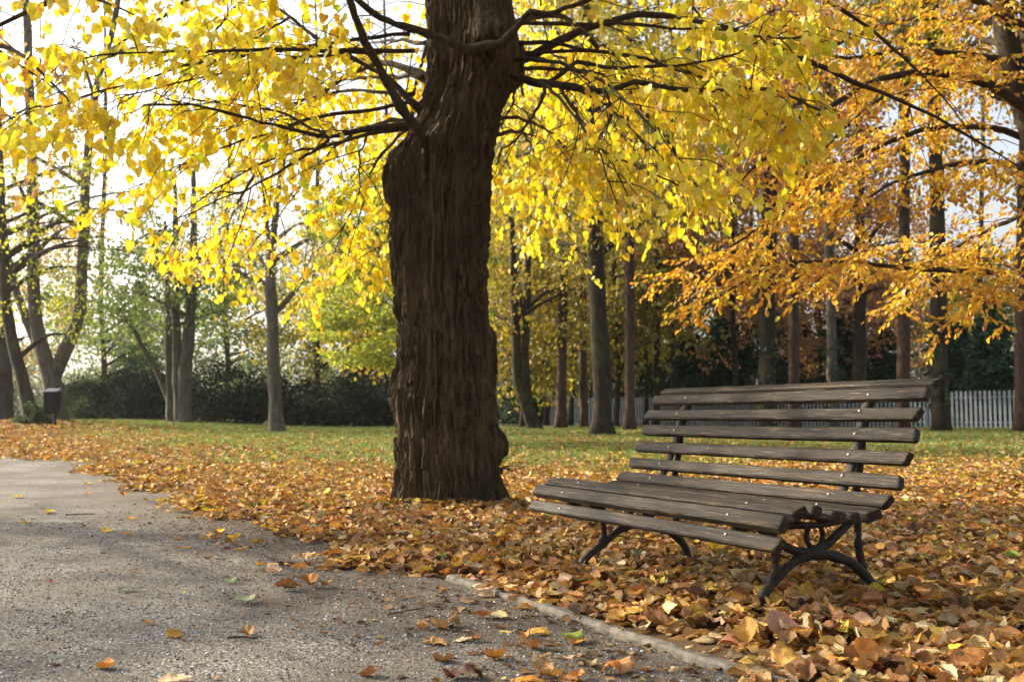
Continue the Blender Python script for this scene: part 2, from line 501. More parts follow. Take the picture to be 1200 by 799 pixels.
def kerb_piece(s0, s1, w=0.058, top=0.034, seed=0):
    n = max(4, int((s1 - s0) / 0.03))
    prof = [(0, -0.12), (0.0, top - 0.012), (0.010, top), (w - 0.012, top), (w, top - 0.014), (w, -0.12)]
    s = np.linspace(s0, s1, n)
    V = []
    for q, (d, z) in enumerate(prof):
        P = np.stack([K1[0] + KD[0] * s + KN[0] * d, K1[1] + KD[1] * s + KN[1] * d, terrain(0, s) + z + 0 * s], -1)
        if z > -0.1:
            P[:, 2] += (fbm(np.stack([s * 9, s * 0 + q * 3.1, s * 0 + seed], -1), 3) - 0.5) * 0.014
            P[:, :2] += ((fbm(np.stack([s * 11, s * 0 + q * 5.7, s * 0 + seed], -1), 3) - 0.5) * 0.012)[:, None] * KN
        V.append(P)
    V = np.stack(V, 1)
    k = len(prof)
    b = (np.arange(n - 1) * k)[:, None]
    j = np.arange(k)
    j2 = (j + 1) % k
    F = np.stack([b + j, b + j2, b + k + j2, b + k + j], -1).reshape(-1, 4)
    m = MB()
    m.add(V.reshape(-1, 3), [F, np.array([j[::-1], (n - 1) * k + j])])
    return m


sK = lambda p: float((p - K1)[:2] @ KD)
s_far0, s_far1 = sK(on_ground(330, 609, 0.03)), sK(on_ground(272, 588, 0.03))
for a, b_, sd in ((-1.6, 0.93, 1), (0.94, sK(K2) + 0.02, 2), (s_far0, s_far1, 3)):
    tag(kerb_piece(a, b_, seed=sd).build("kerb", M_CONCRETE), kind='structure')

# autumn haze: far things fade, near ones stay clear
hz = MB()
hv = np.array([(sx * 175, 60 + sy * 95, 15.5 + sz * 17) for sx in (-1, 1) for sy in (-1, 1) for sz in (-1, 1)], float)
hz.add(hv, np.array([(0, 1, 3, 2), (4, 6, 7, 5), (0, 4, 5, 1), (2, 3, 7, 6), (0, 2, 6, 4), (1, 5, 7, 3)]))
mh, nth, outh = new_mat("haze_air")
pv = nd(nth, 'ShaderNodeVolumePrincipled', {'Color': (.93, .95, 1, 1), 'Density': 0.00025, 'Anisotropy': 0.6})
nth.links.new(pv.outputs[0], outh.inputs['Volume'])
tag(hz.build('haze', mh), kind='stuff')

# ------------------------------------------------------------------ park bench
YAW = radians(27.2)
BA = A(-sin(YAW), cos(YAW), 0)                  # along the slats, away from the camera
BB = A(cos(YAW), sin(YAW), 0)                   # from the front of the seat to the back
BO = A(0, 0, 0) + BA * 2.6786                   # s = 0 at the near ends of the slats


def bpt(b, z, s):
    return BO + BB * b + BA * s + A(0, 0, z)


bench = thing('park_bench', 'weathered dark wooden slatted park bench on cast iron branch shaped legs', 'bench', bpt(2.9, 0.0, 0.9))
L = 1.8


def slat(name, p_top, p_bot, w_extra=0.0, t=0.036, seed=0, ds=0.0, bolts=True, length=L):
    """p_top/p_bot: (b,z) of the edges of the seen face; the body lies behind it"""
    p1, p2 = A(*p_top), A(*p_bot)
    tg = norm(p1 - p2)
    w = np.linalg.norm(p1 - p2) + w_extra
    nb = A(-tg[1], tg[0])                        # outward: to the front and up
    ctr = (p1 + p2) / 2 - nb * t / 2
    ux = BA
    uy = BB * tg[0] + A(0, 0, tg[1])
    uz = BB * nb[0] + A(0, 0, nb[1])
    ch = 0.0065
    hw, ht = w / 2 + ch * 0.8, t / 2
    prof = [(-hw + ch, ht), (-hw, ht - ch), (-hw, -ht + ch), (-hw + ch, -ht), (hw - ch, -ht), (hw, -ht + ch), (hw, ht - ch), (hw - ch, ht)]
    r2 = np.random.default_rng(100 + seed)
    n = 61
    xs_ = np.concatenate([[-length / 2], np.linspace(-length / 2 + 0.007, length / 2 - 0.007, n - 2), [length / 2]])
    V = []
    wv = (fbm(np.stack([xs_ * 1.1, xs_ * 0 + seed * 3.7, xs_ * 0], -1), 2) - 0.5)
    for i_, x_ in enumerate(xs_):
        e = 0.86 if i_ in (0, n - 1) else 1.0
        for q, (y_, z_) in enumerate(prof):
            V.append((x_ + (0.006 * y_ / hw * (1 if seed % 2 else -1) if abs(x_) > length / 2 - 0.02 else 0),
                      y_ * e + wv[i_] * 0.006 + 0.0022 * (vnoise(A(x_ * 14, q * 3.3, seed)) - 0.5),
                      z_ * e + wv[(i_ * 7) % n] * 0.001 + 0.0022 * (vnoise(A(x_ * 17, q * 5.1, seed + 50)) - 0.5)))
    k = 8
    j = np.arange(k)
    b0 = (np.arange(n - 1) * k)[:, None]
    F_ = np.stack([b0 + j, b0 + k + j, b0 + k + (j + 1) % k, b0 + (j + 1) % k], -1).reshape(-1, 4)
    m = MB()
    m.add(np.array(V), [F_, np.array([j, (n - 1) * k + j[::-1]])])
    o = m.build(name, M_WOOD, bench, off=np.zeros(3))
    from mathutils import Matrix
    c3 = BO + BB * ctr[0] + A(0, 0, ctr[1]) + BA * (length / 2 + ds) - np.array(bench.location)
    o.matrix_local = Matrix(np.concatenate([np.concatenate([np.stack([ux, uy, uz], 1), c3[:, None]], 1), [[0, 0, 0, 1]]]).tolist())
    if bolts:
        for s_ in (0.285, 1.505):
            bm_ = MB()
            a_ = np.arange(10) * 2 * pi / 10
            cx = s_ - length / 2 + r2.normal(0, 0.008)
            cyy = r2.normal(0, 0.004)
            rings = [(0.0075, -0.002), (0.0072, 0.0022), (0.004, 0.0042), (0.001, 0.0046)]
            VV = np.concatenate([np.stack([cx + np.cos(a_) * r, cyy + np.sin(a_) * r, 0 * a_ + ht + z], -1) for r, z in rings])
            jj = np.arange(10)
            FF = np.concatenate([np.stack([q * 10 + jj, q * 10 + (jj + 1) % 10, q * 10 + 10 + (jj + 1) % 10, q * 10 + 10 + jj], -1) for q in range(3)])
            bm_.add(VV, [FF, np.array([30 + jj])])
            bm_.build('bolt', M_BOLT, o, True, off=np.zeros(3))
    return o


zc = CAM_Z
back = [((3.246, 0.150 + zc), (3.214, 0.134 + zc)), ((3.179, 0.112 + zc), (3.147, 0.077 + zc)), ((3.129, 0.033 + zc), (3.104, -0.003 + zc)),
        ((3.102, -0.046 + zc), (3.079, -0.087 + zc)), ((3.061, -0.136 + zc), (3.042, -0.175 + zc)),
        ((3.017, -0.221 + zc), (2.994, -0.259 + zc)), ((2.951, -0.290 + zc), (2.920, -0.326 + zc))]
for i_, (p1, p2) in enumerate(back):
    slat('back_slat', p1, p2, t=0.034, seed=i_, bolts=i_ > 0, ds=[0, 0, 0.004, -0.004, 0.003, 0.0, -0.003][i_])
seat = [((2.418, -0.419 + zc), (2.394, -0.457 + zc)), ((2.449, -0.345 + zc), (2.413, -0.380 + zc)),
        ((2.530, -0.311 + zc), (2.488, -0.334 + zc)), ((2.630, -0.322 + zc), (2.582, -0.314 + zc)), ((2.727, -0.346 + zc), (2.677, -0.337 + zc)),
        ((2.812, -0.350 + zc), (2.762, -0.350 + zc)), ((2.897, -0.337 + zc), (2.847, -0.351 + zc))]
for i_, (p1, p2) in enumerate(seat):
    slat('seat_slat', p1, p2, t=0.042 if i_ else 0.032, seed=20 + i_, ds=[-0.004, 0.004, 0.0, 0.005, -0.004, 0.004, 0.0][i_])


def iron(mb_, pts, s, k=9, n=22, seed=0, flat=1.0):
    """pts rows (b,z,r): a knobbly cast bar in the plane s"""
    P4 = smooth_path([(b_, z_ + CAM_Z - 0.74, 0, r_) for b_, z_, r_ in pts], n)
    rr = P4[:, 3] * .86 * (1 + 0.5 * (fbm(np.stack([np.arange(n) * 0.9, np.full(n, seed * 2.3), np.zeros(n)], -1), 2) - 0.5))
    C3 = np.stack([bpt(b_, z_, s) for b_, z_ in P4[:, :2]])
    T = norm(np.gradient(C3, axis=0))
    N1 = np.cross(T, BA)
    a_ = np.arange(k) * 2 * pi / k
    V = C3[:, None] + rr[:, None, None] * (np.cos(a_)[None, :, None] * N1[:, None] + flat * np.sin(a_)[None, :, None] * BA)
    b0 = (np.arange(n - 1) * k)[:, None]
    j = np.arange(k)
    mb_.add(V.reshape(-1, 3), [np.stack([b0 + j, b0 + (j + 1) % k, b0 + k + (j + 1) % k, b0 + k + j], -1).reshape(-1, 4), np.array([j[::-1], (n - 1) * k + j])])


for s_, dz, fs in ((0.30, 0.0, 0.0), (1.52, -0.012, -0.045)):
    m = MB()
    # arch from the front foot over the crossing to the rear foot
    iron(m, [(2.535 + fs, -0.075 + dz, .028), (2.582 + fs * .8, 0.040, .024), (2.66, 0.115, .022), (2.75, 0.175, .023), (2.845, 0.205, .030), (2.95, 0.19, .026), (3.06, 0.155, .024), (3.14, 0.095, .025), (3.20 + fs * .7, 0.035, .026), (3.245 + fs, -0.06 + dz, .028)], s_, seed=1, n=40)
    iron(m, [(2.845, 0.205, .026), (2.76, 0.222, .021), (2.67, 0.262, .018), (2.585, 0.315, .017)], s_, seed=2)      # arm to the front of the seat
    iron(m, [(2.845, 0.205, .026), (2.93, 0.235, .022), (3.01, 0.285, .020), (3.085, 0.335, .019)], s_, seed=3)      # arm to the rear
    iron(m, [(2.655, 0.300, .017), (2.660, 0.235, .018), (2.665, 0.160, .018), (2.640, 0.105, .022)], s_, seed=4)     # front strut
    iron(m, [(3.105, 0.335, .017), (3.100, 0.27, .018), (3.105, 0.20, .019), (3.125, 0.13, .022)], s_, seed=5)     # rear strut
    t_ = np.linspace(0, 2 * pi, 13)
    iron(m, [(2.868 + 0.043 * cos(q), 0.272 + 0.046 * sin(q), .0125) for q in t_], s_, seed=6, n=30)                # ring
    iron(m, [(2.60, 0.325, .02), (2.75, 0.318, .017), (2.9, 0.315, .017), (3.11, 0.340, .02)], s_, seed=7, flat=1.3)  # seat bearer
    iron(m, [(2.60, 0.325, .02), (2.50, 0.322, .022), (2.455, 0.285, .026), (2.45, 0.262, .020)], s_, seed=8, flat=1.1)  # scrolled nose under the front slat
    m.build('leg_frame', M_IRON, bench, True)
    m = MB()
    iron(m, [(2.90, 0.325, .017), (2.975, 0.385, .016), (3.038, 0.47, .016), (3.082, 0.56, .016), (3.118, 0.65, .016), (3.142, 0.735, .015), (3.182, 0.80, .015), (3.255, 0.848, .014)], s_, seed=9, flat=1.7, n=40)
    iron(m, [(3.07, 0.345, .019), (3.10, 0.43, .017), (3.125, 0.54, .016), (3.150, 0.65, .015), (3.172, 0.735, .013), (3.21, 0.80, .012)], s_ + 0.004, seed=10, n=30, flat=1.2)
    m.build('back_support', M_IRON, bench, True)

# ------------------------------------------------------------------ the old linden beside the path
TY = 8.42
TX = (530 - 600) / FPX * TY
linden = thing('linden_tree', 'old linden with thick furrowed trunk and yellow leaves beside the path', 'tree', (TX, TY, 0.0))
prof = [(0, 497, 600), (20, 497, 601), (40, 499, 606), (55, 500, 613), (75, 500, 617), (95, 499, 616), (110, 496, 601), (130, 492, 592), (150, 489, 586), (165, 475, 582),
        (180, 458, 579), (195, 450, 578), (215, 447, 577), (235, 449, 576), (245, 456, 575), (260, 458, 574), (300, 460, 572), (350, 463, 571), (375, 465, 574),
        (385, 467, 580), (400, 468, 582), (430, 467, 583), (445, 465, 582), (455, 461, 581), (470, 459, 580), (485, 462, 581), (500, 466, 584), (508, 466, 591),
        (518, 466, 596), (530, 466, 594), (545, 467, 586), (565, 466, 588), (580, 464, 592), (592, 462, 595), (602, 459, 599)]
zz = [px(530, y_, TY)[2] for y_, _, _ in prof][::-1]
ll = [px(l_, 300, TY)[0] for _, l_, _ in prof][::-1]
rr = [px(r_, 300, TY)[0] for _, _, r_ in prof][::-1]
NT, NZ = 560, 640
z1 = np.concatenate([np.linspace(-0.12, zz[-1], NZ - 60), np.linspace(zz[-1] + 0.03, 8.6, 60)])
lz, rz = np.interp(z1, zz, ll), np.interp(z1, zz, rr)
up = np.clip((z1 - zz[-1]) / (8.6 - zz[-1]), 0, 1)
mid_, hw_ = (lz + rz) / 2 + 0.25 * up, (rz - lz) / 2 * (1 - 0.72 * up)


def gsm(v, sg):
    d = z1[:, None] - z1[None]
    w = np.exp(-0.5 * (d / sg) ** 2) * np.gradient(z1)[None]
    return (w @ v) / w.sum(1)


ms, hs = gsm(mid_, 0.28), gsm(hw_, 0.28)
dl = (ms - hs) - (mid_ - hw_)                    # how far the left outline stands out of the smooth trunk
dr = (mid_ + hw_) - (ms + hs)
th = np.linspace(0, 2 * pi, NT, endpoint=False)
TH, ZZ = np.meshgrid(th, z1)
R = hs[:, None] * (1 + 0.05 * np.cos(3 * TH + 1.0 + 0.6 * ZZ) * 0.6 + 0.03 * np.cos(5 * TH + 2 - 0.5 * ZZ))
R += dl[:, None] * np.clip(-np.cos(TH), 0, 1) ** 7 + 1.15 * dr[:, None] * np.clip(np.cos(TH), 0, 1) ** 9
R += 0.09 * np.exp(-(ZZ / 0.13)) * (0.5 + 0.5 * np.cos(5 * TH + 0.7)) * np.exp(-0.0 * TH) * 0.7
for (bx, by, am, sx_, sz_) in ((515, 178, .13, .2, .10), (570, 62, .17, .25, .14), (545, 120, .05, .3, .3), (500, 300, .03, .2, .15), (550, 330, .035, .2, .1)):
    zb = px(bx, by, TY)[2]
    cxz = np.interp(zb, z1, ms)
    u = np.clip((px(bx, by, TY)[0] - cxz) / np.interp(zb, z1, hs), -1, 1)
    tb = (2 * pi - math.acos(u)) % (2 * pi)     # camera side is -Y
    dth = (TH - tb + pi) % (2 * pi) - pi
    R += am * np.exp(-0.5 * ((dth / sx_) ** 2 + ((ZZ - zb) / sz_) ** 2))
# furrows: long, wandering vertical ridges
cx_, sy_ = np.cos(TH), np.sin(TH)
wq = (fbm(np.stack([cx_ * 2.5, sy_ * 2.5, ZZ * 1.6], -1), 3, 11) - 0.5)
wq2 = fbm(np.stack([cx_ * 5, sy_ * 5, ZZ * 4.2], -1), 2, 12) - .5
ang = TH + 0.22 * wq + 0.07 * wq2 + 0.05 * ZZ
amod = .45 + 1.1 * fbm(np.stack([cx_ * 4, sy_ * 4, ZZ * 2.2], -1), 2, 13)
rid = 0
for fr, zs_, am, sd in ((34, 0.7, 1.0, 21), (60, 1.6, 0.8, 22), (104, 4.0, 0.45, 23)):
    q = np.stack([np.cos(ang) * fr / 3.0, np.sin(ang) * fr / 3.0, ZZ * zs_ * 1.4], -1)
    rid = rid + am * np.minimum(np.abs(2 * vnoise(q, sd) - 1) * 1.9, 1)
crk = fbm(np.stack([cx_ * 9, sy_ * 9, ZZ * 7.5], -1), 3, 31) - 0.5
brk = np.clip((fbm(np.stack([cx_ * 14, sy_ * 14, ZZ * 9], -1), 2, 35) - .36) * 5, 0.62, 1)
R += 0.036 * amod * (np.clip(rid, 0, 1.8) * brk - .95) * np.clip(R / 0.4, .3, 1) - 0.022 + 0.016 * crk + 0.014 * (vnoise(np.stack([cx_ * 22, sy_ * 22, ZZ * 16], -1), 33) - .5)
V = np.stack([ms[:, None] + R * np.cos(TH), TY + R * np.sin(TH) * 0.97, ZZ], -1)
j = np.arange(NT)
b0 = (np.arange(len(z1) - 1) * NT)[:, None]
m = MB()
m.add(V.reshape(-1, 3), np.stack([b0 + j, b0 + (j + 1) % NT, b0 + NT + (j + 1) % NT, b0 + NT + j], -1).reshape(-1, 4))
m.build('trunk', M_BARK, linden, True)

HEART_V = np.array([(0, 0, 0), (-0.25, -0.09, .05), (-0.46, 0.12, .10), (-0.44, 0.42, .08), (-0.24, 0.74, .02), (0, 1.02, -0.10), (0.24, 0.74, .02), (0.44, 0.42, .08), (0.46, 0.12, .10), (0.25, -0.09, .05), (0, 0.45, 0.0)], float)
HEART_F = [np.array([(0, 1, 2, 3, 10), (3, 4, 5, 10, 3)][:1]), np.array([(3, 4, 5, 10), (10, 5, 6, 7)]), np.array([(0, 10, 7, 8, 9)])]
OVAL_V = np.array([(0, 0, 0), (-0.27, 0.28, .06), (-0.24, 0.66, .05), (0, 1.0, -0.05), (0.24, 0.66, .05), (0.27, 0.28, .06)], float)
OVAL_F = [np.array([(0, 1, 2, 3), (0, 3, 4, 5)])]
CARD_V = np.array([(0, 0, 0), (-0.36, 0.45, .10), (0, 1.0, -.06), (0.36, 0.45, .10)], float)
CARD_F = [np.array([(0, 1, 2), (0, 2, 3)])]


def unit(n, r):
    return norm(r.normal(size=(n, 3)))


def spray(limbs, r, twig_gap=0.22, twig_len=(0.6, 1.3), sprig_gap=0.11, sprig_len=(0.18, 0.42), leaf_gap=0.05, droop=0.35, start=0.25, flat=0.35):
    """limbs: resampled paths (m,4). Returns twig paths, sprig paths and leaf seats (pos, dir)."""
    TW, SP = [], []
    for P in limbs:
        seg = np.linalg.norm(np.diff(P[:, :3], axis=0), axis=1)
        tot = seg.sum()
        d = np.concatenate([[0], np.cumsum(seg)])
        n = max(3, int(tot * (1 - start) / twig_gap))
        s = tot * start + (tot * (1 - start)) * (np.arange(n) + r.random(n)) / n
        p = np.stack([np.interp(s, d, P[:, c]) for c in range(3)], -1)
        T = norm(np.gradient(P[:, :3], axis=0))
        t = norm(np.stack([np.interp(s, d, T[:, c]) for c in range(3)], -1))
        side = norm(np.cross(t, A(0, 0, 1)))
        sg = np.where(np.arange(n) % 2, 1, -1)[:, None]
        dirs = norm(t * r.uniform(0.3, 1.0, (n, 1)) + side * sg * r.uniform(0.4, 1.1, (n, 1)) + unit(n, r) * 0.3 + A(0, 0, 1) * r.normal(0, flat, (n, 1)))
        le = r.uniform(*twig_len, (n, 1)) * (1 - 0.45 * (s / tot)[:, None])
        u = np.linspace(0, 1, 6)
        tw = p[:, None] + dirs[:, None] * (le * u)[..., None] - A(0, 0, 1) * (droop * le * u ** 2 * r.uniform(0.3, 1.4, (n, 1)))[..., None]
        tw = tw + np.cumsum(r.normal(0, 0.018, tw.shape), 1) * (u > 0)[None, :, None]
        TW.append(tw)
    TW = np.concatenate(TW)
    le = np.linalg.norm(TW[:, -1] - TW[:, 0], axis=1)
    k = max(2, int(np.mean(le) / sprig_gap))
    n = len(TW)
    s = 0.12 + 0.88 * (np.arange(k)[None] + r.random((n, k))) / k
    i0 = np.clip((s * 5).astype(int), 0, 4)
    fr = s * 5 - i0
    ar = np.arange(n)[:, None]
    p = TW[ar, i0] * (1 - fr[..., None]) + TW[ar, i0 + 1] * fr[..., None]
    t = norm(TW[ar, i0 + 1] - TW[ar, i0])
    p, t = p.reshape(-1, 3), t.reshape(-1, 3)
    N = len(p)
    side = norm(np.cross(t, A(0, 0, 1)) + unit(N, r) * 0.2)
    d = norm(t * r.uniform(0.2, 0.9, (N, 1)) + side * np.where(r.random(N) < .5, 1, -1)[:, None] + A(0, 0, -0.25) + unit(N, r) * 0.3)
    le = r.uniform(*sprig_len, (N, 1))
    u = np.linspace(0, 1, 4)
    SP = p[:, None] + d[:, None] * (le * u)[..., None] - A(0, 0, 1) * (0.5 * droop * le * u ** 2)[..., None]
    k2 = max(2, int(np.mean(le) / leaf_gap))
    s = (np.arange(k2)[None] + 0.2 + 0.8 * r.random((N, k2))) / k2
    lp = (SP[:, :1] + (SP[:, -1:] - SP[:, :1]) * s[..., None]).reshape(-1, 3)
    ld = np.repeat(d, k2, axis=0)
    return TW, SP, lp, ld


# limbs traced on the photograph get their own depth; the rest fill the crown
def traced(pts, Ys, r0, r1):
    n = len(pts)
    return np.array([[*px(x_, y_, Y_), r0 + (r1 - r0) * (i_ / (n - 1)) ** 0.8] for i_, ((x_, y_), Y_) in enumerate(zip(pts, Ys))])


front = [
    traced([(498, 168), (480, 140), (461, 105), (445, 68), (426, 28), (408, -20), (385, -80)], [8.0, 7.85, 7.75, 7.65, 7.5, 7.35, 7.1], .046, .022),
    traced([(560, 62), (535, 54), (508, 43), (478, 36), (452, 27), (430, 12), (405, -12), (360, -60)], [7.95, 7.88, 7.85, 7.8, 7.75, 7.7, 7.6, 7.4], .048, .018),
    traced([(548, 58), (572, 56), (595, 48), (612, 28), (624, 17), (640, 20), (672, 13), (705, -4), (760, -40)], [7.95, 7.85, 7.8, 7.75, 7.7, 7.7, 7.65, 7.6, 7.5], .042, .014),
    traced([(490, 146), (470, 147), (445, 151), (415, 158), (385, 164), (345, 152), (300, 140), (240, 128), (168, 124)], [8.2, 8.1, 8.05, 8.0, 7.9, 7.8, 7.7, 7.6, 7.5], .036, .009),
    traced([(492, 128), (478, 115), (462, 96), (440, 82), (400, 62), (372, 46), (340, 20), (300, -12)], [8.3, 8.3, 8.35, 8.4, 8.5, 8.6, 8.8, 9.0], .032, .012),
    traced([(450, 150), (420, 152), (390, 160), (370, 152), (330, 132), (280, 124), (215, 118)], [8.05, 8.1, 8.2, 8.3, 8.5, 8.6, 8.8], .022, .007),
    traced([(612, 92), (632, 97), (655, 100), (690, 106), (718, 104), (745, 95), (785, 102), (830, 103), (890, 96), (960, 120)], [8.2, 8.1, 8.0, 7.9, 7.85, 7.8, 7.7, 7.6, 7.4, 7.1], .040, .009),
    traced([(640, 98), (660, 86), (676, 73), (698, 76), (715, 82), (755, 82), (800, 77), (850, 66), (920, 30)], [8.05, 8.0, 8.0, 7.95, 7.9, 7.85, 7.8, 7.7, 7.5], .024, .007),
    traced([(640, 98), (637, 120), (628, 142), (610, 165), (594, 178), (588, 200)], [8.05, 7.95, 7.9, 7.85, 7.8, 7.8], .018, .006),
    traced([(655, 101), (668, 125), (680, 145), (698, 172), (720, 188), (760, 208), (790, 225)], [8.0, 7.8, 7.6, 7.4, 7.2, 7.0, 6.9], .016, .005),
    traced([(712, 104), (714, 122), (705, 142), (697, 158)], [7.85, 7.8, 7.8, 7.75], .012, .004),
    traced([(602, 100), (600, 118), (592, 140), (590, 152)], [8.2, 8.1, 8.05, 8.05], .012, .005),
    traced([(385, 164), (350, 190), (300, 222), (255, 240), (200, 262)], [7.9, 7.7, 7.6, 7.5, 7.4], .014, .004),
    traced([(430, 155), (420, 185), (424, 225), (440, 255)], [8.0, 8.2, 8.4, 8.5], .010, .003),
    traced([(340, 20), (290, 45), (240, 62), (190, 75)], [8.8, 8.6, 8.4, 8.2], .012, .004),
]
fill = []
r1 = np.random.default_rng(5)
for k_ in range(34):
    az = k_ * 2.39996 + r1.uniform(-.2, .2)
    zs0 = 3.7 + 0.125 * k_ + r1.uniform(-.2, .2)
    ln = r1.uniform(4.3, 5.6) * (1.0 - 0.28 * max(0, (zs0 - 5.5) / 3))
    d = A(cos(az), sin(az), 0)
    if d[1] < -0.75 and zs0 < 4.3:
        continue
    if abs(d[0]) > .5 and d[0] > 0 and zs0 < 3.6:
        zs0 += .6
    zend = zs0 - r1.uniform(0.5, 1.5) if zs0 < 6 else zs0 + r1.uniform(0.2, 1.2)
    c0 = A(np.interp(zs0, z1, ms), TY, zs0)
    w = r1.normal(0, .25, 3) * A(1, 1, .4)
    fill.append(np.array([[*(c0 + d * .25), .042], [*(c0 + d * ln * .3 + A(0, 0, .55) + w * .4), .027], [*(c0 + d * ln * .65 + A(0, 0, .35 + 0.4 * (zend - zs0)) + w), .02], [*(c0 + d * ln * .88 + A(0, 0, .6 * (zend - zs0)) + w), .010], [*(c0 + d * ln + A(0, 0, zend - zs0) + w), .004]]))
# low sweeping limbs behind and to the left that carry the yellow curtain of the photograph
for (x0, y0, Y0, x1_, y1_, Y1, dip) in ((480, 120, 8.7, 170, 215, 8.6, 30), (480, 150, 8.8, 190, 280, 9.6, 40), (490, 140, 8.9, 300, 290, 10.6, 60), (495, 150, 8.9, 390, 300, 10.4, 60), (485, 110, 8.8, 250, 180, 10.8, 40),
                                        (480, 60, 8.6, 130, 120, 7.4, 20), (485, 60, 8.5, 40, 70, 6.6, 0), (480, 40, 8.6, 10, 130, 7.2, 20), (490, 150, 8.8, 440, 290, 9.8, 30),
                                        (580, 140, 8.8, 690, 210, 10.6, 40), (600, 95, 8.7, 760, 170, 9.4, 40), (600, 90, 8.2, 740, 235, 7.0, 60), (600, 60, 8.4, 870, 90, 8.6, 20),
                                        (600, 50, 8.4, 930, 130, 7.7, 40), (600, 30, 8.3, 980, 40, 7.3, 20), (600, 80, 8.6, 820, 120, 9.8, 30), (580, 160, 8.9, 640, 200, 11, 30), (600, 70, 8.3, 800, 190, 6.8, 60), (600, 60, 8.5, 700, 60, 11.0, 0), (500, 50, 8.8, 400, 40, 11.2, 0), (495, 90, 8.8, 330, 110, 11.5, 20)):
    t = np.linspace(0, 1, 5)
    lp_ = []
    for q in t:
        xq, yq, Yq = x0 + (x1_ - x0) * q, y0 + (y1_ - y0) * q - dip * 4 * q * (1 - q) * .6, Y0 + (Y1 - Y0) * q
        lp_.append([*px(xq, yq, Yq), .017 * (1 - q) + .004])
    fill.append(np.array(lp_))

r2_ = np.random.default_rng(17)
paths_front = [smooth_path(p_, 26) for p_ in front]
paths_fill = [smooth_path(p_, 22) for p_ in fill]
for gi, P in enumerate(paths_front + paths_fill):
    m = MB()
    isf = gi < len(paths_front)
    P = P.copy()
    for c in range(3):
        P[1:, c] += np.cumsum(r2_.normal(0, 0.008 if isf else .014, len(P) - 1)) * 0.8
    if isf:
        paths_front[gi] = P
    else:
        paths_fill[gi - len(paths_front)] = P
    V, F = tubes(P[:, :3], np.maximum(P[:, 3], .003)[None] * (1 + .12 * r2_.normal(size=(1, len(P)))), 8, cap=True)
    m.add(V, F)
    # its own twigs, leafless thin ones seen against the light
    TWb, SPb, _, _ = spray([P], r2_, twig_gap=0.30 if isf else 0.36, twig_len=(0.5, 1.25), sprig_gap=0.26, start=0.12 if isf else .3)
    V, F = tubes(TWb, np.linspace(.0062, .0022, 6)[None], 4)
    m.add(V, F)
    V, F = tubes(SPb, np.linspace(.0028, .0014, 4)[None], 3)
    m.add(V, F)
    m.build('branch', M_BRANCH, linden, True)


def linden_floor(x):
    return np.interp(x, [-6, -4.2, -3.2, -2.3, -1.2, -.2, .3, 1.0, 1.5, 1.9, 2.5, 2.9, 5], [2.7, 2.55, 2.0, 1.82, 1.78, 2.1, 2.55, 2.25, 1.95, 2.4, 2.85, 5.2, 6])


SUNV = A(sin(SUN_AZ) * cos(SUN_EL), cos(SUN_AZ) * cos(SUN_EL), sin(SUN_EL))


def crown_gap(p):
    """a thin place in the crowns through which low sun reaches the back of the bench"""
    q = p - bpt(3.09, 0.76, 0.85)
    q = q - (q @ SUNV)[:, None] * SUNV
    a_, v_ = q @ BA, q[:, 2]
    return (np.abs(a_) < .95) & (np.abs(v_) < .34) & (fbm(np.stack([a_ * 2.4, v_ * 3.4, a_ * 0], -1), 2, 120) > .36)


TW, SP, lp, ld = spray([p_ for p_ in paths_fill] + [p_[10:] for p_ in paths_front[:8]], r2_, twig_gap=0.155, twig_len=(0.6, 1.35), sprig_gap=0.125, sprig_len=(0.2, .45), leaf_gap=0.056, droop=.5)
keep = lp[:, 2] > linden_floor(lp[:, 0]) + 0.5 * (fbm(lp * 1.2, 2, 3) - 0.45)
rad = np.hypot(lp[:, 0] - TX, lp[:, 1] - TY)
keep &= rad > 0.75
infront = (lp[:, 1] < TY + .2) & (np.abs(lp[:, 0] - TX - 0.12 * (TY - lp[:, 1])) < 0.85) & (lp[:, 2] < 4.6)
keep &= ~infront
keep &= np.hypot(lp[:, 0], lp[:, 1]) > 3.6
keep &= fbm(lp * 1.05, 2, 8) > 0.355 + .13 * sstep(-3.4, -5.0, lp[:, 0])
keep &= ~((lp[:, 0] > .1) & (lp[:, 0] < 1.35) & (lp[:, 1] < 9.6) & (lp[:, 2] > 2.75) & (lp[:, 2] < 4.6) & (r2_.random(len(lp)) < .6))
keep &= ~crown_gap(lp)
keep &= ~((lp[:, 0] < -1.2) & (lp[:, 2] > 3.1) & (lp[:, 2] < 4.7) & (lp[:, 1] < 10) & (r2_.random(len(lp)) < .18))
keep &= ~((lp[:, 2] > 4.6) & (r2_.random(len(lp)) < .35))
lp, ld = lp[keep], ld[keep]
n = len(lp)
tip = norm(A(0, 0, -0.75) + ld * 0.45 + unit(n, r2_) * 0.45)
nr = norm(unit(n, r2_) * A(1, 1, .7) + A(-.1, -.1, .35))
Xf, Yf, Zf = frames(tip, nr)
cc = pick(n, [(.85, .68, .022), (.83, .57, .018), (.87, .74, .05), (.60, .62, .024), (.70, .40, .02), (.36, .46, .02)], [.48, .2, .24, .04, .03, .01], .10, r2_)
lf = MB()
stamp(lf, HEART_V, HEART_F, lp + tip * .02, Xf, Yf, Zf, r2_.uniform(.052, .098, n), cc)
ktw = (TW[:, 3, 2] > linden_floor(TW[:, 3, 0])) & (TW[:, :, 2].max(1) < 5.2) & (np.hypot(TW[:, 5, 0], TW[:, 5, 1]) > 3.8)
ktw &= ~((TW[:, 5, 1] < TY + .2) & (np.abs(TW[:, 5, 0] - TX) < .8))
V, F = tubes(TW[ktw], np.linspace(.0055, .0018, 6)[None], 4)
lf.add(V, F, (.03, .02, .013))
lf.build('crown', M_LEAF, linden)
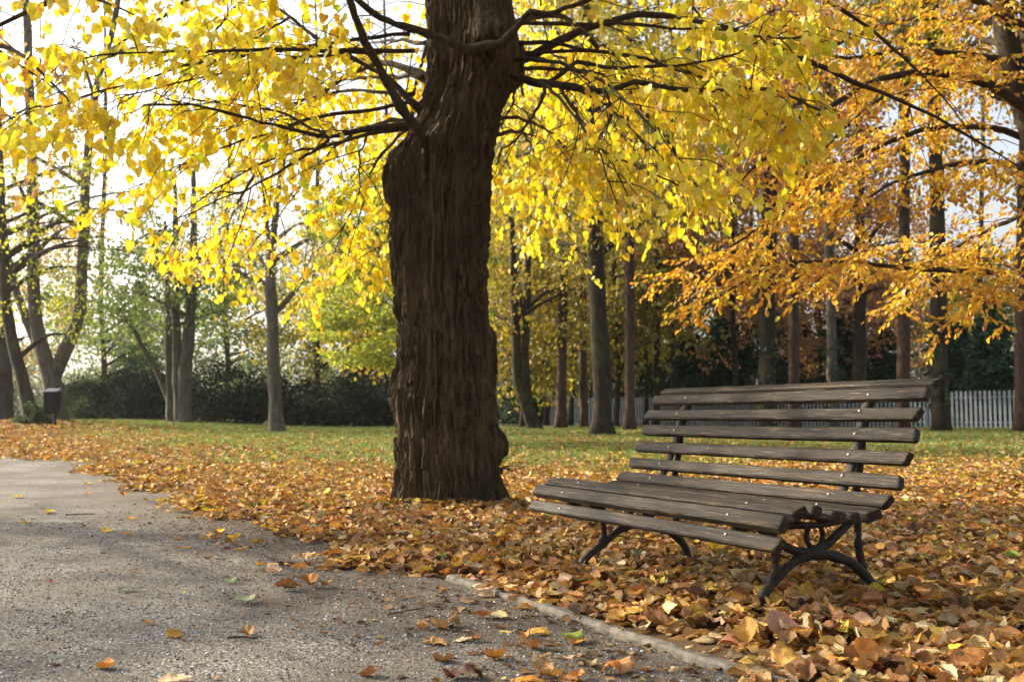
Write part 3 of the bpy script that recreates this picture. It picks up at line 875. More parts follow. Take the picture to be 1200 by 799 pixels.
print('linden leaves', n)

# thin shoots by the foot of the trunk
m = MB()
r3 = np.random.default_rng(2)
sb = px(590, 548, TY - .1)
q0 = np.repeat(sb[None], 9, 0) + r3.normal(0, .04, (9, 3)) * A(1, 1, .2)
dq = norm(np.stack([r3.uniform(.3, 1, 9), r3.uniform(-.8, .2, 9), r3.uniform(-.1, .7, 9)], -1)) * r3.uniform(.12, .34, (9, 1))
u = np.linspace(0, 1, 5)[None, :, None]
V, F = tubes(q0[:, None] + dq[:, None] * u + A(0, 0, -.05) * u ** 2, np.linspace(.003, .0012, 5)[None], 4)
m.add(V, F)
m.build('basal_shoot', M_BRANCH, linden)

# ------------------------------------------------------------------ other trees
def leaf_cloud(mb_, centers, sizes, per, r, leaf, cols, w, tv=CARD_V, tf=CARD_F, flat=0.6, drop=0.25, hang=0.4, gap=0.28):
    """leaves gathered on many small twig clumps"""
    C = np.repeat(centers, per, axis=0)
    S_ = np.repeat(sizes, per)[:, None]
    n_ = len(C)
    off = unit(n_, r) * (r.random((n_, 1)) ** 0.45) * S_ * A(1, 1, flat)
    P = C + off
    k = fbm(P * (1.1 / max(.25, leaf * 4)), 2, 4) > gap
    P, off = P[k], off[k]
    n_ = len(P)
    tp = norm(unit(n_, r) * .7 + norm(off) * .5 + A(0, 0, -hang))
    nr_ = norm(unit(n_, r) + A(0, 0, .6))
    X_, Y_, Z_ = frames(tp, nr_)
    stamp(mb_, tv, tf, P, X_, Y_, Z_, leaf * r.uniform(.7, 1.35, n_), pick(n_, cols, w, .14, r))
    return n_


YEL = ([(.66, .44, .03), (.52, .38, .03), (.36, .32, .025), (.24, .25, .03)], [.35, .3, .22, .13])
OLV = ([(.40, .33, .03), (.28, .27, .03), (.16, .19, .025), (.50, .34, .03)], [.3, .3, .25, .15])
GRN = ([(.10, .16, .03), (.16, .22, .04), (.26, .28, .05)], [.45, .35, .2])
RST = ([(.34, .15, .06), (.42, .20, .06), (.26, .11, .05), (.5, .3, .06)], [.35, .3, .2, .15])
TAN = ([(.42, .30, .12), (.50, .36, .12), (.34, .22, .08), (.28, .26, .09)], [.3, .3, .2, .2])
CRM = ([(.70, .60, .26), (.62, .50, .18), (.46, .42, .14)], [.45, .35, .2])
BEE = ([(.74, .45, .028), (.66, .33, .022), (.78, .56, .035), (.44, .20, .03), (.62, .52, .03)], [.28, .24, .16, .22, .10])
DGR = ([(.24, .29, .025), (.36, .38, .028), (.14, .20, .025), (.46, .42, .03)], [.35, .3, .2, .15])
YOL = ([(.40, .30, .025), (.28, .24, .022), (.16, .17, .02), (.36, .22, .03)], [.35, .3, .2, .15])
LGR = ([(.42, .46, .03), (.56, .54, .03), (.24, .33, .03), (.66, .58, .04)], [.35, .3, .2, .15])


def bg_tree(name, label, stems, bark, Yd, crown=None, ivy=None, seed=0, group=None, limbs=10, cat='tree', part='trunk'):
    """stems: list of [(px, py, radius in photo px), ...] from the ground up, at depth Yd"""
    r = np.random.default_rng(1000 + seed)
    x0 = px(stems[0][0][0], 480, Yd)[0]
    base = A(x0, Yd, float(terrain(x0, Yd)))
    t = thing(name, label, cat, base, group)
    allp = []
    for q, st in enumerate(stems):
        pts = []
        for i_, (sx, sy, sr) in enumerate(st):
            p = px(sx, sy, Yd + (0 if i_ == 0 else 0.02 * i_ * (q % 3 - 1)))
            if q == 0 and i_ == 0:
                p[2] = base[2] - .15
            pts.append([*p, sr / FPX * Yd])
        pts = np.array(pts)
        if q == 0:                               # root flare
            f2 = pts[0] + (pts[1] - pts[0]) * min(.4, .5 / max(.1, pts[1][2] - pts[0][2]))
            f2[3] = pts[0][3]
            pts = np.concatenate([[[*pts[0][:3], pts[0][3] * 1.45]], [f2], pts[1:]])
        m_ = MB()
        P = smooth_path(pts, 34)
        n_ = len(P)
        P[2:, :2] += np.cumsum(r.normal(0, .012, (n_ - 2, 2)), 0)
        P[:, 3] = np.maximum(P[:, 3] * (1 + .05 * r.normal(size=n_)), .01)
        V, F = tubes(P[:, :3], P[None, :, 3], 12, cap=True)
        V = V + (norm(V - np.repeat(P[:, :3], 12, 0)) * ((fbm(V * A(6, 6, 2), 3) - .5) * .18 * np.repeat(P[:, 3], 12))[:, None])
        m_.add(V, F)
        m_.build(part, bark, t, True)
        allp.append(P)
    lm = []
    if crown:
        c = dict(x=0, zlo=4, zhi=14, rx=3, n=60, per=90, cs=.9, leaf=.16, pal=YEL, flat=.6, gap=.28)
        c.update(crown)
        main = allp[0]
        ctr = A(base[0] + c['x'], Yd, (c['zlo'] + c['zhi']) / 2)
        hz = (c['zhi'] - c['zlo']) / 2
        d_ = unit(c['n'], r) * (r.random((c['n'], 1)) ** .38)
        cen = ctr + d_ * A(c['rx'], c['rx'], hz)
        m_ = MB()
        for k in range(min(limbs, c['n'])):
            P = allp[k % len(allp)]
            cand = P[(P[:, 2] > c['zlo'] - 1.5)]
            e = cen[k]
            if len(cand) == 0:
                cand = P[-3:]
            j_ = np.argmin(np.abs(cand[:, 2] - (e[2] - .35 * np.hypot(*(e - cand[-1, :3])[:2]))))
            a_ = cand[j_]
            md = (a_[:3] + e) / 2 + A(0, 0, .1 * np.linalg.norm(e - a_[:3])) + r.normal(0, .15, 3)
            limb = smooth_path([[*a_[:3], min(a_[3] * .6, .12)], [*md, min(a_[3] * .4, .07)], [*e, .015]], 10)
            V, F = tubes(limb[:, :3], limb[None, :, 3], 6)
            bm2 = MB()
            bm2.add(V, F)
            tw = norm(r.normal(size=(8, 3))) * r.uniform(.5, 1.1, (8, 1)) * c['cs']
            st_ = limb[r.integers(4, 10, 8), :3]
            uu = np.linspace(0, 1, 4)[None, :, None]
            V, F = tubes(st_[:, None] + tw[:, None] * uu + A(0, 0, -.15) * uu ** 2, np.linspace(.022, .007, 4)[None], 4)
            bm2.add(V, F)
            bm2.build('branch', M_BRANCH if bark is not M_GREYBARK else bark, t, True)
        leaf_cloud(m_, cen, c['cs'] * r.uniform(.6, 1.35, c['n']), c['per'], r, c['leaf'], *c['pal'], flat=c['flat'], gap=c['gap'])
        m_.build('crown', M_LEAF, t)
    if ivy:
        m_ = MB()
        P = allp[0]
        k = (P[:, 2] > base[2] + ivy[0]) & (P[:, 2] < ivy[1])
        Q = P[k]
        cen = np.repeat(Q[:, :3], 6, 0)
        n_ = len(cen)
        a_ = r.uniform(0, 2 * pi, n_)
        cen = cen + np.stack([np.cos(a_), np.sin(a_), r.normal(0, .5, n_)], -1) * (np.repeat(Q[:, 3], 6) * .95)[:, None]
        leaf_cloud(m_, cen, np.full(n_, .30), 26, r, .13, [(.025, .045, .014), (.04, .07, .018), (.06, .09, .025)], [.4, .4, .2], flat=1.0, gap=.1)
        m_.build('ivy', M_LEAF, t)
    return t


def straight(x0, x1, w0, w1, top=-330):
    w0, w1 = w0 * .84, w1 * .84
    return [(x0, 500, w0 / 2), ((x0 * .7 + x1 * .3), 350, w0 * .45), ((x0 + x1) / 2, 200, w0 * .40), (x0 * .3 + x1 * .7, 0, (w0 * .3 + w1 * .7) / 2), (x1, top, w1 / 2)]


# right of the old linden
bg_tree('park_tree', 'dark mid-distance tree left of the fence bay, its trunk widening at the grass', [[(706, 505, 12), (706, 440, 10.8), (703, 380, 10.4), (698, 290, 10.2), (690, 180, 9.5), (688, 60, 8), (684, -80, 7), (690, -250, 3)]], M_DARKBARK, 30,
        dict(zlo=5.2, zhi=15, rx=5.0, n=120, per=110, cs=1.0, leaf=.15, pal=YOL, gap=.34), seed=1, limbs=14)
bg_tree('pine_tree', 'tall straight grey pine trunk, third trunk right of the old linden', [straight(657, 664, 15, 8)], M_PINEBARK, 42, dict(zlo=9, zhi=20, rx=3.0, n=55, per=80, leaf=.2, cs=1.1, pal=OLV), seed=2)
bg_tree('pine_tree', 'slim grey pine trunk close behind the dark tree, on its left', [straight(684, 683, 12, 6)], M_PINEBARK, 46, dict(zlo=10, zhi=21, rx=3.0, n=50, per=80, leaf=.2, cs=1.1, pal=OLV), seed=3)
bg_tree('pine_tree', 'reddish brown pine trunk just right of the dark tree and left of the bench', [straight(738, 735, 15, 7)], M_PINEBARK, 38, dict(zlo=8, zhi=18, rx=3.0, n=55, per=80, leaf=.19, cs=1.1, pal=OLV), seed=4)
bg_tree('slender_tree', 'very thin dark trunk above the left end of the fence, left of a twin', [straight(757, 760, 6, 3)], M_DARKBARK, 52, dict(zlo=7, zhi=17, rx=3.2, n=50, per=80, leaf=.22, cs=1.2, pal=YEL), seed=5)
bg_tree('slender_tree', 'thin dark trunk standing just left of the top of the bench', [straight(769, 771, 9, 4)], M_DARKBARK, 50, dict(zlo=8, zhi=20, rx=3.4, n=55, per=80, leaf=.22, cs=1.2, pal=OLV), seed=6)
bg_tree('leaning_tree', 'forked dark tree leaning left, first trunk right of the old linden', [[(628, 498, 8), (618, 478, 7), (609, 450, 6), (606, 420, 5.5), (604, 330, 4.5), (598, 200, 3)], [(618, 480, 5), (617, 440, 5), (617, 390, 4.5), (620, 300, 4), (626, 200, 3)]], M_DARKBARK, 40,
        dict(zlo=3.4, zhi=14, rx=5.0, n=110, per=90, leaf=.17, cs=1.2, pal=YOL, gap=.32), seed=7)
bg_tree('ivy_tree', 'broad ivy covered dark trunk rising behind the middle of the bench', [[(898, 498, 11), (898, 420, 10), (899, 330, 9.5), (902, 200, 8), (904, 0, 6), (906, -250, 3)]], M_DARKBARK, 36, dict(zlo=8, zhi=17, rx=3.6, n=60, per=90, leaf=.18, pal=RST, cs=1.1), ivy=(.0, 6.2), seed=9)
bg_tree('pine_tree', 'reddish pine trunk right of the broad ivy trunk behind the bench', [straight(931, 930, 16, 8)], M_PINEBARK, 40, dict(zlo=9, zhi=19, rx=3.0, n=50, per=80, leaf=.19, cs=1.1, pal=OLV), seed=10)
bg_tree('ivy_tree', 'slim trunk with ivy on its lower half and a bare grey top', [straight(977, 968, 15, 7)], M_GREYBARK, 38, dict(zlo=8.5, zhi=18, rx=3.2, n=55, per=80, leaf=.18, cs=1.1, pal=RST), ivy=(.2, 3.4), seed=11)
bg_tree('stub_tree', 'dark thick trunk behind the top rail of the bench, right of the slim ivy trunk', [[(1007, 500, 10), (1007, 440, 8), (1006, 380, 7), (1004, 250, 6), (1003, 100, 4)]], M_DARKBARK, 46, dict(zlo=6, zhi=15, rx=4.0, n=70, per=80, leaf=.2, cs=1.2, pal=RST), seed=12)
bg_tree('pine_tree', 'tall reddish pine trunk reaching above the right end of the bench', [straight(1057, 1066, 18, 11)], M_PINEBARK, 36, dict(zlo=12, zhi=20, rx=3.0, n=45, per=80, leaf=.19, cs=1.1, pal=OLV), seed=13)
bg_tree('ivy_tree', 'tall trunk just right of the bench, ivy wrapped with a bare sunlit foot', [straight(1103, 1087, 24, 13)], M_DARKBARK, 34, dict(zlo=12, zhi=20, rx=3.2, n=50, per=80, leaf=.19, cs=1.1, pal=OLV), ivy=(.9, 4.2), seed=14)
bg_tree('pine_tree', 'dark pine trunk at the right edge of the picture in front of the fence', [straight(1195, 1199, 16, 9)], M_PINEBARK, 33, dict(zlo=8, zhi=17, rx=3.0, n=50, per=80, leaf=.19, cs=1.1, pal=BEE), seed=15)

# left of the old linden
bg_tree('forked_tree', 'large grey tree forking low into a wide Y above the black bin', [[(64, 494, 13), (63, 455, 11), (56, 430, 9), (44, 390, 8), (40, 330, 7), (40, 230, 6.5), (38, 120, 5.5), (32, 0, 4.5), (20, -160, 2)],
        [(62, 444, 8), (76, 412, 8), (91, 370, 7), (95, 320, 6.5), (97, 240, 5.5), (101, 170, 5), (112, 90, 4), (132, 20, 3.5), (150, -120, 2)], [(48, 415, 6), (32, 375, 5), (17, 330, 4.5), (6, 270, 4), (-6, 150, 3)]], M_GREYBARK, 38,
        dict(x=0, zlo=7, zhi=19, rx=5.0, n=60, per=55, leaf=.15, cs=1.1, pal=TAN, gap=.42), seed=20, limbs=16)
bg_tree('leaning_tree', 'slanting dark trunk left of the forked tree, yellow leaves around it', [[(38, 482, 8), (26, 440, 7), (16, 395, 6.5), (9, 330, 5.5), (3, 200, 4), (-4, 60, 3)]], M_DARKBARK, 36,
        dict(zlo=2.6, zhi=13, rx=3.4, n=70, per=70, leaf=.13, cs=.9, pal=LGR, gap=.44, x=-.6), seed=21)
bg_tree('broad_tree', 'thick dark trunk cut by the left edge of the picture', [[(7, 490, 9), (6, 450, 8), (4, 400, 7), (0, 300, 6), (-6, 150, 4.5)]], M_DARKBARK, 42, dict(zlo=3.4, zhi=14, rx=4.0, n=70, per=70, leaf=.14, cs=1.0, pal=TAN, gap=.45), seed=22)
bg_tree('clustered_tree', 'grey multi stemmed tree with three upright stems before the dark shrubs', [[(216, 500, 9), (217, 440, 8), (221, 390, 7), (224, 340, 6), (226, 260, 4), (226, 150, 2)], [(211, 497, 7), (207, 440, 6), (207, 380, 5), (206, 300, 4), (204, 200, 2)]], M_GREYBARK, 44,
        dict(zlo=4.4, zhi=11, rx=4.6, n=70, per=70, leaf=.17, cs=1.1, pal=GRN, flat=.35, gap=.38), seed=23)
bg_tree('clustered_tree', 'thin bent tree with a leaning side stem left of the three grey stems', [[(201, 500, 6), (199, 470, 5.5), (197, 420, 4.5), (195, 350, 3.5), (192, 260, 2)], [(200, 476, 3.5), (186, 440, 3.2), (166, 405, 3), (148, 375, 2.4), (138, 360, 1.6)]], M_GREYBARK, 45,
        dict(zlo=3.6, zhi=9, rx=4.6, n=70, per=70, leaf=.17, cs=1.1, pal=GRN, flat=.3, x=-1.5, gap=.38), seed=24)
bg_tree('lawn_tree', 'single slender grey brown trunk alone on the lawn left of the old linden', [[(325, 503, 10), (323, 450, 8), (320, 380, 7.5), (318, 320, 6.5), (322, 280, 4.5), (330, 220, 3.5), (345, 120, 2.5)], [(318, 335, 5), (316, 300, 4), (312, 260, 3), (306, 200, 2)], [(320, 368, 4), (338, 350, 3.2), (348, 338, 2.4), (356, 330, 1.6)]], M_GREYBARK, 33,
        dict(zlo=4.6, zhi=9.5, rx=4.2, n=70, per=70, leaf=.10, cs=.85, pal=CRM, flat=.3, gap=.38, x=-.8), seed=25, limbs=12)
bg_tree('leafy_tree', 'bright yellow green low branching tree partly hidden behind the old linden', [[(490, 500, 9), (489, 430, 8), (486, 350, 6.5), (484, 250, 5), (482, 100, 3)]], M_DARKBARK, 24,
        dict(zlo=1.5, zhi=7.5, rx=2.4, n=150, per=150, leaf=.10, cs=.62, pal=DGR, flat=.26, x=-.5, gap=.30), seed=26)

# forest edge behind: individual crowns
edge_trees = [  # px, Yd, zlo, zhi, rx, palette, label, name, n
    (560, 62, 3, 20, 7, YOL, 'wide golden crown straight behind the old linden trunk', 110),
    (640, 58, 3, 19, 6.5, OLV, 'golden olive crown behind the forked leaning tree', 110),
    (735, 62, 5, 22, 6.5, OLV, 'olive crown far behind the dark tree', 100),
    (805, 66, 6, 24, 6.5, OLV, 'olive crown above the left end of the bench, beyond the fence', 100),
    (880, 70, 7, 25, 7, RST, 'rust brown crown high above the middle of the bench, beyond the fence', 110),
    (960, 62, 3, 12, 6, RST, 'low rust and gold tree beyond the fence behind the slim ivy trunk', 100),
    (1060, 70, 4, 16, 7, RST, 'pale rust tree beyond the fence behind the tall reddish pine', 70),
    (1150, 66, 5, 13, 5, OLV, 'olive tree beyond the fence at the right side', 50),
    (-20, 60, 3, 15, 6, TAN, 'tan leafed tree far off at the left edge', 60),
    (120, 75, 4, 11, 6, GRN, 'dull green tree far behind the forked tree', 55),
    (265, 70, 3, 12, 6, GRN, 'green tree far behind the grey stems', 65),
    (370, 66, 3, 13, 6, OLV, 'olive green tree far behind the lawn tree', 70),
    (450, 60, 3, 15, 6, YEL, 'golden crown far behind the left side of the old linden', 90)]
edge_trees += [(612, 45, 1.4, 10, 3.2, YOL, 'low olive yellow tree between the old linden and the forked leaning tree', 60), (668, 52, 1.6, 12, 3.6, YOL, 'low olive yellow tree behind the tall straight grey pine', 65),
               (722, 50, 2.2, 12, 3.4, YOL, 'low yellow tree just right of the dark mid-distance tree', 60), (788, 56, 3.0, 15, 4.0, OLV, 'olive tree above the left end of the bench top rail', 65), (860, 50, 3.5, 15, 4.0, RST, 'rusty tree just left of the broad ivy trunk', 60)]
for i_, (x_, Yd, zl, zh, rx, pal, lab, n_) in enumerate(edge_trees):
    bg_tree('woodland_tree', lab, [[(x_, 500, 3.6), (x_ + 2, 430, 3.2), (x_ - 2, 330, 3), (x_ + 3, 150, 2.2), (x_, -20, 1)]], M_DARKBARK, Yd, dict(zlo=zl, zhi=zh, rx=rx, n=n_, per=85, leaf=.27, cs=1.6, pal=pal, gap=.30), seed=40 + i_, group='trees of the woodland edge', limbs=6)


def conifer(label, x_, Yd, h, rb, dark, seed, z0=.2, name='spruce_tree'):
    r = np.random.default_rng(3000 + seed)
    x0 = px(x_, 480, Yd)[0]
    base = A(x0, Yd, float(terrain(x0, Yd)))
    t = thing(name, label, 'tree', base, 'dark conifers by the fence')
    m_ = MB()
    V, F = tubes(np.stack([base + A(0, 0, z_) for z_ in np.linspace(-.1, h, 8)]), np.linspace(.2, .03, 8)[None], 8)
    m_.add(V, F)
    m_.build('trunk', M_DARKBARK, t, True)
    m_ = MB()
    n_ = 150
    zf = r.random(n_) ** 1.25
    a_ = r.uniform(0, 2 * pi, n_)
    rad_ = rb * (1 - zf) ** .85 * r.uniform(.55, 1.05, n_)
    tipp = base + np.stack([np.cos(a_) * rad_, np.sin(a_) * rad_, z0 + zf * (h - z0) - .12 * rad_], -1)
    root = base + np.stack([0 * a_, 0 * a_, z0 + zf * (h - z0) + .15 * rad_], -1)
    u_ = np.linspace(.25, 1, 4)
    cen = (root[:, None] + (tipp - root)[:, None] * u_[None, :, None]).reshape(-1, 3)
    k_ = dark
    leaf_cloud(m_, cen, np.full(len(cen), .42), 22, r, .24, [tuple(c * k_ for c in (.03, .06, .03)), tuple(c * k_ for c in (.045, .085, .04)), tuple(c * k_ for c in (.06, .10, .045))], [.4, .4, .2], flat=.35, hang=.5, gap=.12)
    m_.build('crown', M_SHRUB, t)


for a_ in (('dark green spruce beyond the fence, left of the bench top', 800, 64, 7.5, 3.0, .8, 1), ('broad dark spruce beyond the fence above the bench top rail', 850, 62, 8.0, 3.4, .8, 2), ('dark spruce behind the reddish pine beyond the fence', 940, 66, 7.0, 3.2, .8, 3),
           ('dark conifer behind the tall reddish pine trunk', 1035, 64, 6.5, 3.2, .7, 4), ('dark conifer between the ivy wrapped trunk and the right edge', 1125, 60, 6.2, 2.6, .7, 5), ('green conifer above the fence at the right edge of the picture', 1165, 50, 6.4, 2.4, 1.3, 6),
           ('dark spruce beyond the fence between the dark tree and the reddish pine', 716, 68, 8.5, 3.2, .6, 9), ('broad dark spruce beyond the fence left of the thin twin trunks', 758, 62, 8.5, 3.2, .7, 10), ('dark spruce beyond the fence behind the broad ivy trunk', 900, 60, 8.2, 3.2, .6, 11), ('dark spruce beyond the fence behind the slim ivy trunk', 990, 60, 7.6, 3.2, .6, 12), ('dark olive spruce seen just right of the old linden trunk', 625, 70, 7.5, 3.2, .8, 13),
           ('tall blue green conifer left of the old linden', 432, 64, 12, 2.8, 1.2, 7), ('blue green conifer behind the grey stems', 160, 80, 11, 3.0, 1.6, 8)):
    conifer(*a_)

# the wood far beyond, one mass
rw = np.random.default_rng(321)
m = MB()
for (xa, xb, n_, h0, h1, pal, w_) in ((-95, -6, 190, 3.5, 9.0, [(.10, .14, .05), (.16, .19, .07), (.26, .24, .10)], [.4, .35, .25]), (-8, 85, 420, 9, 22, [(.04, .055, .018), (.09, .10, .022), (.22, .18, .03), (.22, .11, .04)], [.42, .3, .15, .13]), (-12, 85, 420, 1.5, 12, [(.025, .036, .014), (.05, .06, .018), (.13, .12, .025)], [.5, .3, .2]), (-95, 85, 330, .2, 4.2, [(.022, .034, .015), (.04, .055, .02), (.08, .09, .03)], [.5, .3, .2])):
    cx0 = rw.uniform(xa, xb, n_)
    cy0 = rw.uniform(84, 112, n_)
    hh = h0 + (h1 - h0) * fbm(np.stack([cx0 * .09, cy0 * .05, cx0 * 0], -1), 2, 7)
    cz0 = .3 + hh * rw.random(n_) ** .7
    leaf_cloud(m, np.stack([cx0, cy0, cz0], -1), rw.uniform(1.3, 2.8, n_), 95, rw, .46, pal, w_, flat=.8, gap=.2)
tag(m.build('woodland', M_LEAF), 'hazy mass of distant autumn woodland beyond the park', 'woodland', kind='stuff')

# dark evergreen shrubs along the far lawn
def shrub(label, x_, Yd, w, h, cols, seed, group=None, name='shrub', n=46, leaf=.15, per=80):
    r = np.random.default_rng(5000 + seed)
    x0 = px(x_, 480, Yd)[0]
    base = A(x0, Yd, float(terrain(x0, Yd)))
    t = thing(name, label, 'shrub', base, group)
    m_ = MB()
    d = norm(r.normal(size=(14, 3)) * A(1, 1, .4) + A(0, 0, .8)) * A(w * .45, w * .4, h * .8)
    u_ = np.linspace(0, 1, 4)[None, :, None]
    V, F = tubes(base + d[:, None] * u_, np.linspace(.035, .01, 4)[None], 5)
    m_.add(V, F)
    m_.build('stem', M_DARKBARK, t)
    d = unit(n, r) * r.random((n, 1)) ** .35
    d[:, 2] = np.abs(d[:, 2])
    m_ = MB()
    leaf_cloud(m_, base + A(0, 0, .12) + d * A(w / 2, w / 2.4, h * .88), h * .22 * r.uniform(.6, 1.3, n), per, r, leaf, cols, [.4, .4, .2], flat=.8, gap=.12)
    m_.build('foliage', M_SHRUB, t)


DK = [(.010, .017, .008), (.017, .027, .011), (.030, .045, .017)]
MG = [(.05, .075, .03), (.08, .11, .04), (.12, .15, .05)]
for i_, (x_, w, h, c, lab) in enumerate((
        (105, 3.2, 2.3, MG, 'grey green rounded shrub right of the black bin'), (150, 4.2, 2.6, DK, 'dark evergreen shrub left of the grey stems'), (195, 4.0, 2.9, DK, 'dark evergreen shrub directly behind the grey stems'),
        (248, 4.6, 3.1, DK, 'dark evergreen shrub just right of the grey stems'), (300, 4.4, 2.9, DK, 'dark evergreen shrub behind the slender lawn trunk'), (345, 4.2, 2.7, DK, 'dark evergreen shrub just right of the slender lawn trunk'),
        (395, 4.4, 2.6, DK, 'dark evergreen shrub under the yellow green tree'), (440, 4.2, 2.8, DK, 'dark evergreen shrub touching the outline of the old linden'))):
    shrub(lab, x_, 47.5 + (i_ % 3) * .9, w, h, c, i_, 'evergreen shrubs along the lawn', n=60)
shrub('small low green bush at the foot of the forked tree', 38, 33, 1.1, .75, MG, 30, n=24, leaf=.09, per=60)

# the beech at the right: trunk outside the frame, branches reaching in
BX = A(5.75, 10.6, 0)
beech = thing('beech_tree', 'copper and gold beech at the right whose long branches reach over the bench', 'tree', A(6.1, 10.7, .0))
m = MB()
limb_tube(m, [[6.1, 10.7, -.1, .34], [6.08, 10.7, .4, .24], [6.05, 10.7, 1.6, .20], [5.95, 10.65, 3.0, .165], [5.62, 10.6, 4.0, .135], [5.40, 10.6, 5.0, .12], [5.2, 10.6, 7.5, .09], [5.1, 10.6, 9.5, .03]], 14, 40, .05, 3)
m.build('trunk', M_DARKBARK, beech, True)
bl = [traced([(1262, 190), (1200, 128), (1150, 98), (1095, 90), (1040, 96), (985, 125), (930, 165), (870, 215)], [10.6, 10.5, 10.4, 10.3, 10.1, 9.9, 9.7, 9.5], .075, .010),
      traced([(1250, 120), (1195, 78), (1140, 62), (1085, 55), (1040, 58), (980, 62), (920, 40)], [10.6, 10.7, 10.8, 10.9, 11, 11.1, 11.2], .07, .01),
      traced([(1270, 300), (1200, 316), (1135, 317), (1060, 311), (990, 306), (930, 311), (880, 330), (825, 362)], [10.6, 10.4, 10.2, 10.0, 9.8, 9.6, 9.4, 9.2], .04, .007),
      traced([(1265, 240), (1210, 205), (1160, 192), (1110, 200), (1050, 222), (1000, 250)], [10.6, 10.0, 9.6, 9.3, 9.0, 8.8], .05, .008),
      traced([(1040, 110), (990, 150), (950, 190), (925, 230), (900, 290)], [10.1, 10.2, 10.4, 10.5, 10.6], .022, .006),
      traced([(1262, 200), (1180, 150), (1080, 150), (990, 190), (930, 240), (850, 290), (790, 320)], [10.7, 10.9, 11.2, 11.3, 11.4, 11.4, 11.4], .05, .006),
      traced([(1262, 260), (1210, 245), (1170, 260), (1120, 285), (1080, 310), (1050, 350)], [10.6, 11.2, 11.6, 12, 12.2, 12.3], .045, .006),
      traced([(1270, 330), (1240, 320), (1210, 322), (1180, 330), (1150, 345)], [10.6, 10.3, 10, 9.7, 9.5], .03, .006),
      traced([(1240, 60), (1180, 20), (1120, -10), (1040, -15), (960, 5)], [10.6, 10.4, 10.2, 10.0, 9.9], .06, .01),
      traced([(1240, 60), (1160, 30), (1060, 30), (960, 70), (880, 110)], [10.6, 11.4, 12.2, 12.8, 13.2], .06, .01),
      traced([(1262, 260), (1215, 285), (1150, 300), (1090, 280), (1030, 285), (960, 330)], [10.6, 12, 13, 13.6, 14, 14.2], .05, .008)]
rb_ = np.random.default_rng(77)
for k_ in range(12):
    az = k_ * 2.4 + .5
    z_ = 3.5 + .42 * k_
    d = A(cos(az), sin(az), 0)
    if d[0] < -.3 and z_ < 5:
        continue
    ln = rb_.uniform(3, 4.4)
    c0 = A(5.5, 10.6, z_)
    bl.append(np.array([[*c0, .05], [*(c0 + d * ln * .4 + A(0, 0, .6)), .03], [*(c0 + d * ln * .75 + A(0, 0, .6)), .015], [*(c0 + d * ln + A(0, 0, .3)), .005]]))
bpaths = [smooth_path(p_, 24) for p_ in bl]
for P in bpaths:
    m = MB()
    P[1:, :3] += np.cumsum(rb_.normal(0, .012, (len(P) - 1, 3)), 0) * .8
    V, F = tubes(P[:, :3], P[None, :, 3], 8, cap=True)
    m.add(V, F)
    TWb, SPb, _, _ = spray([P], rb_, twig_gap=0.34, twig_len=(.5, 1.2), sprig_gap=.3, start=.25, flat=.2)
    V, F = tubes(TWb, np.linspace(.007, .0025, 6)[None], 4)
    m.add(V, F)
    m.build('branch', M_BRANCH, beech, True)
TW, SP, lp, ld = spray(bpaths, rb_, twig_gap=0.105, twig_len=(.5, 1.2), sprig_gap=.10, sprig_len=(.18, .42), leaf_gap=.036, droop=.22, start=.2, flat=.22)
keep = fbm(lp * 1.1, 2, 40) > .385
lp, ld = lp[keep], ld[keep]
n = len(lp)
tip = norm(ld * .8 + A(0, 0, -.3) + unit(n, rb_) * .45)
nr = norm(unit(n, rb_) * .8 + A(0, 0, .7))
Xf, Yf, Zf = frames(tip, nr)
m = MB()
stamp(m, OVAL_V, OVAL_F, lp, Xf, Yf, Zf, rb_.uniform(.046, .082, n), pick(n, *BEE, .13, rb_))
m.build('crown', M_LEAF, beech)
print('beech leaves', n)

# a neighbour of the linden further left: its outer sprays hang into the top left corner
nb = thing('linden_tree', 'orange tinged linden at the left whose outer leaves hang into the top left corner', 'tree', A(-9.2, 9.6, .02))
m = MB()
limb_tube(m, [[-9.2, 9.6, -.1, .42], [-9.2, 9.6, .4, .32], [-9.15, 9.6, 2, .28], [-9.1, 9.6, 4, .24], [-9.0, 9.6, 7, .12], [-9, 9.6, 9, .03]], 14, 36, .05, 9)
m.build('trunk', M_DARKBARK, nb, True)
nl = []
for k_ in range(34):
    az = k_ * 2.39996
    z_ = 3.2 + .16 * k_ + rb_.uniform(-.2, .2)
    d = A(cos(az), sin(az), 0)
    ln = rb_.uniform(4.0, 5.0) * (1 - .03 * k_ * .5)
    if d[0] > .3 and z_ < 3.9:
        z_ += .7
    c0 = A(-9.1, 9.6, z_)
    nl.append(np.array([[*(c0 + d * .2), .06], [*(c0 + d * ln * .4 + A(0, 0, .7)), .035], [*(c0 + d * ln * .75 + A(0, 0, .6)), .018], [*(c0 + d * ln + A(0, 0, -.1)), .005]]))
nl += [traced([(-180, 60), (-60, 10), (20, -10), (90, -5), (150, 20)], [9.5, 8.8, 8.2, 7.8, 7.5], .05, .006), traced([(-180, 90), (-90, 70), (-10, 60), (40, 80), (90, 130)], [9.5, 9, 8.6, 8.3, 8.1], .05, .006), traced([(-180, 120), (-100, 130), (-40, 150), (10, 180)], [9.5, 9, 8.7, 8.4], .04, .006)]
npaths = [smooth_path(p_, 18) for p_ in nl]
for P in npaths:
    m = MB()
    P[1:, :3] += np.cumsum(rb_.normal(0, .014, (len(P) - 1, 3)), 0) * .8
    V, F = tubes(P[:, :3], P[None, :, 3], 7, cap=True)
    m.add(V, F)
    m.build('branch', M_BRANCH, nb, True)
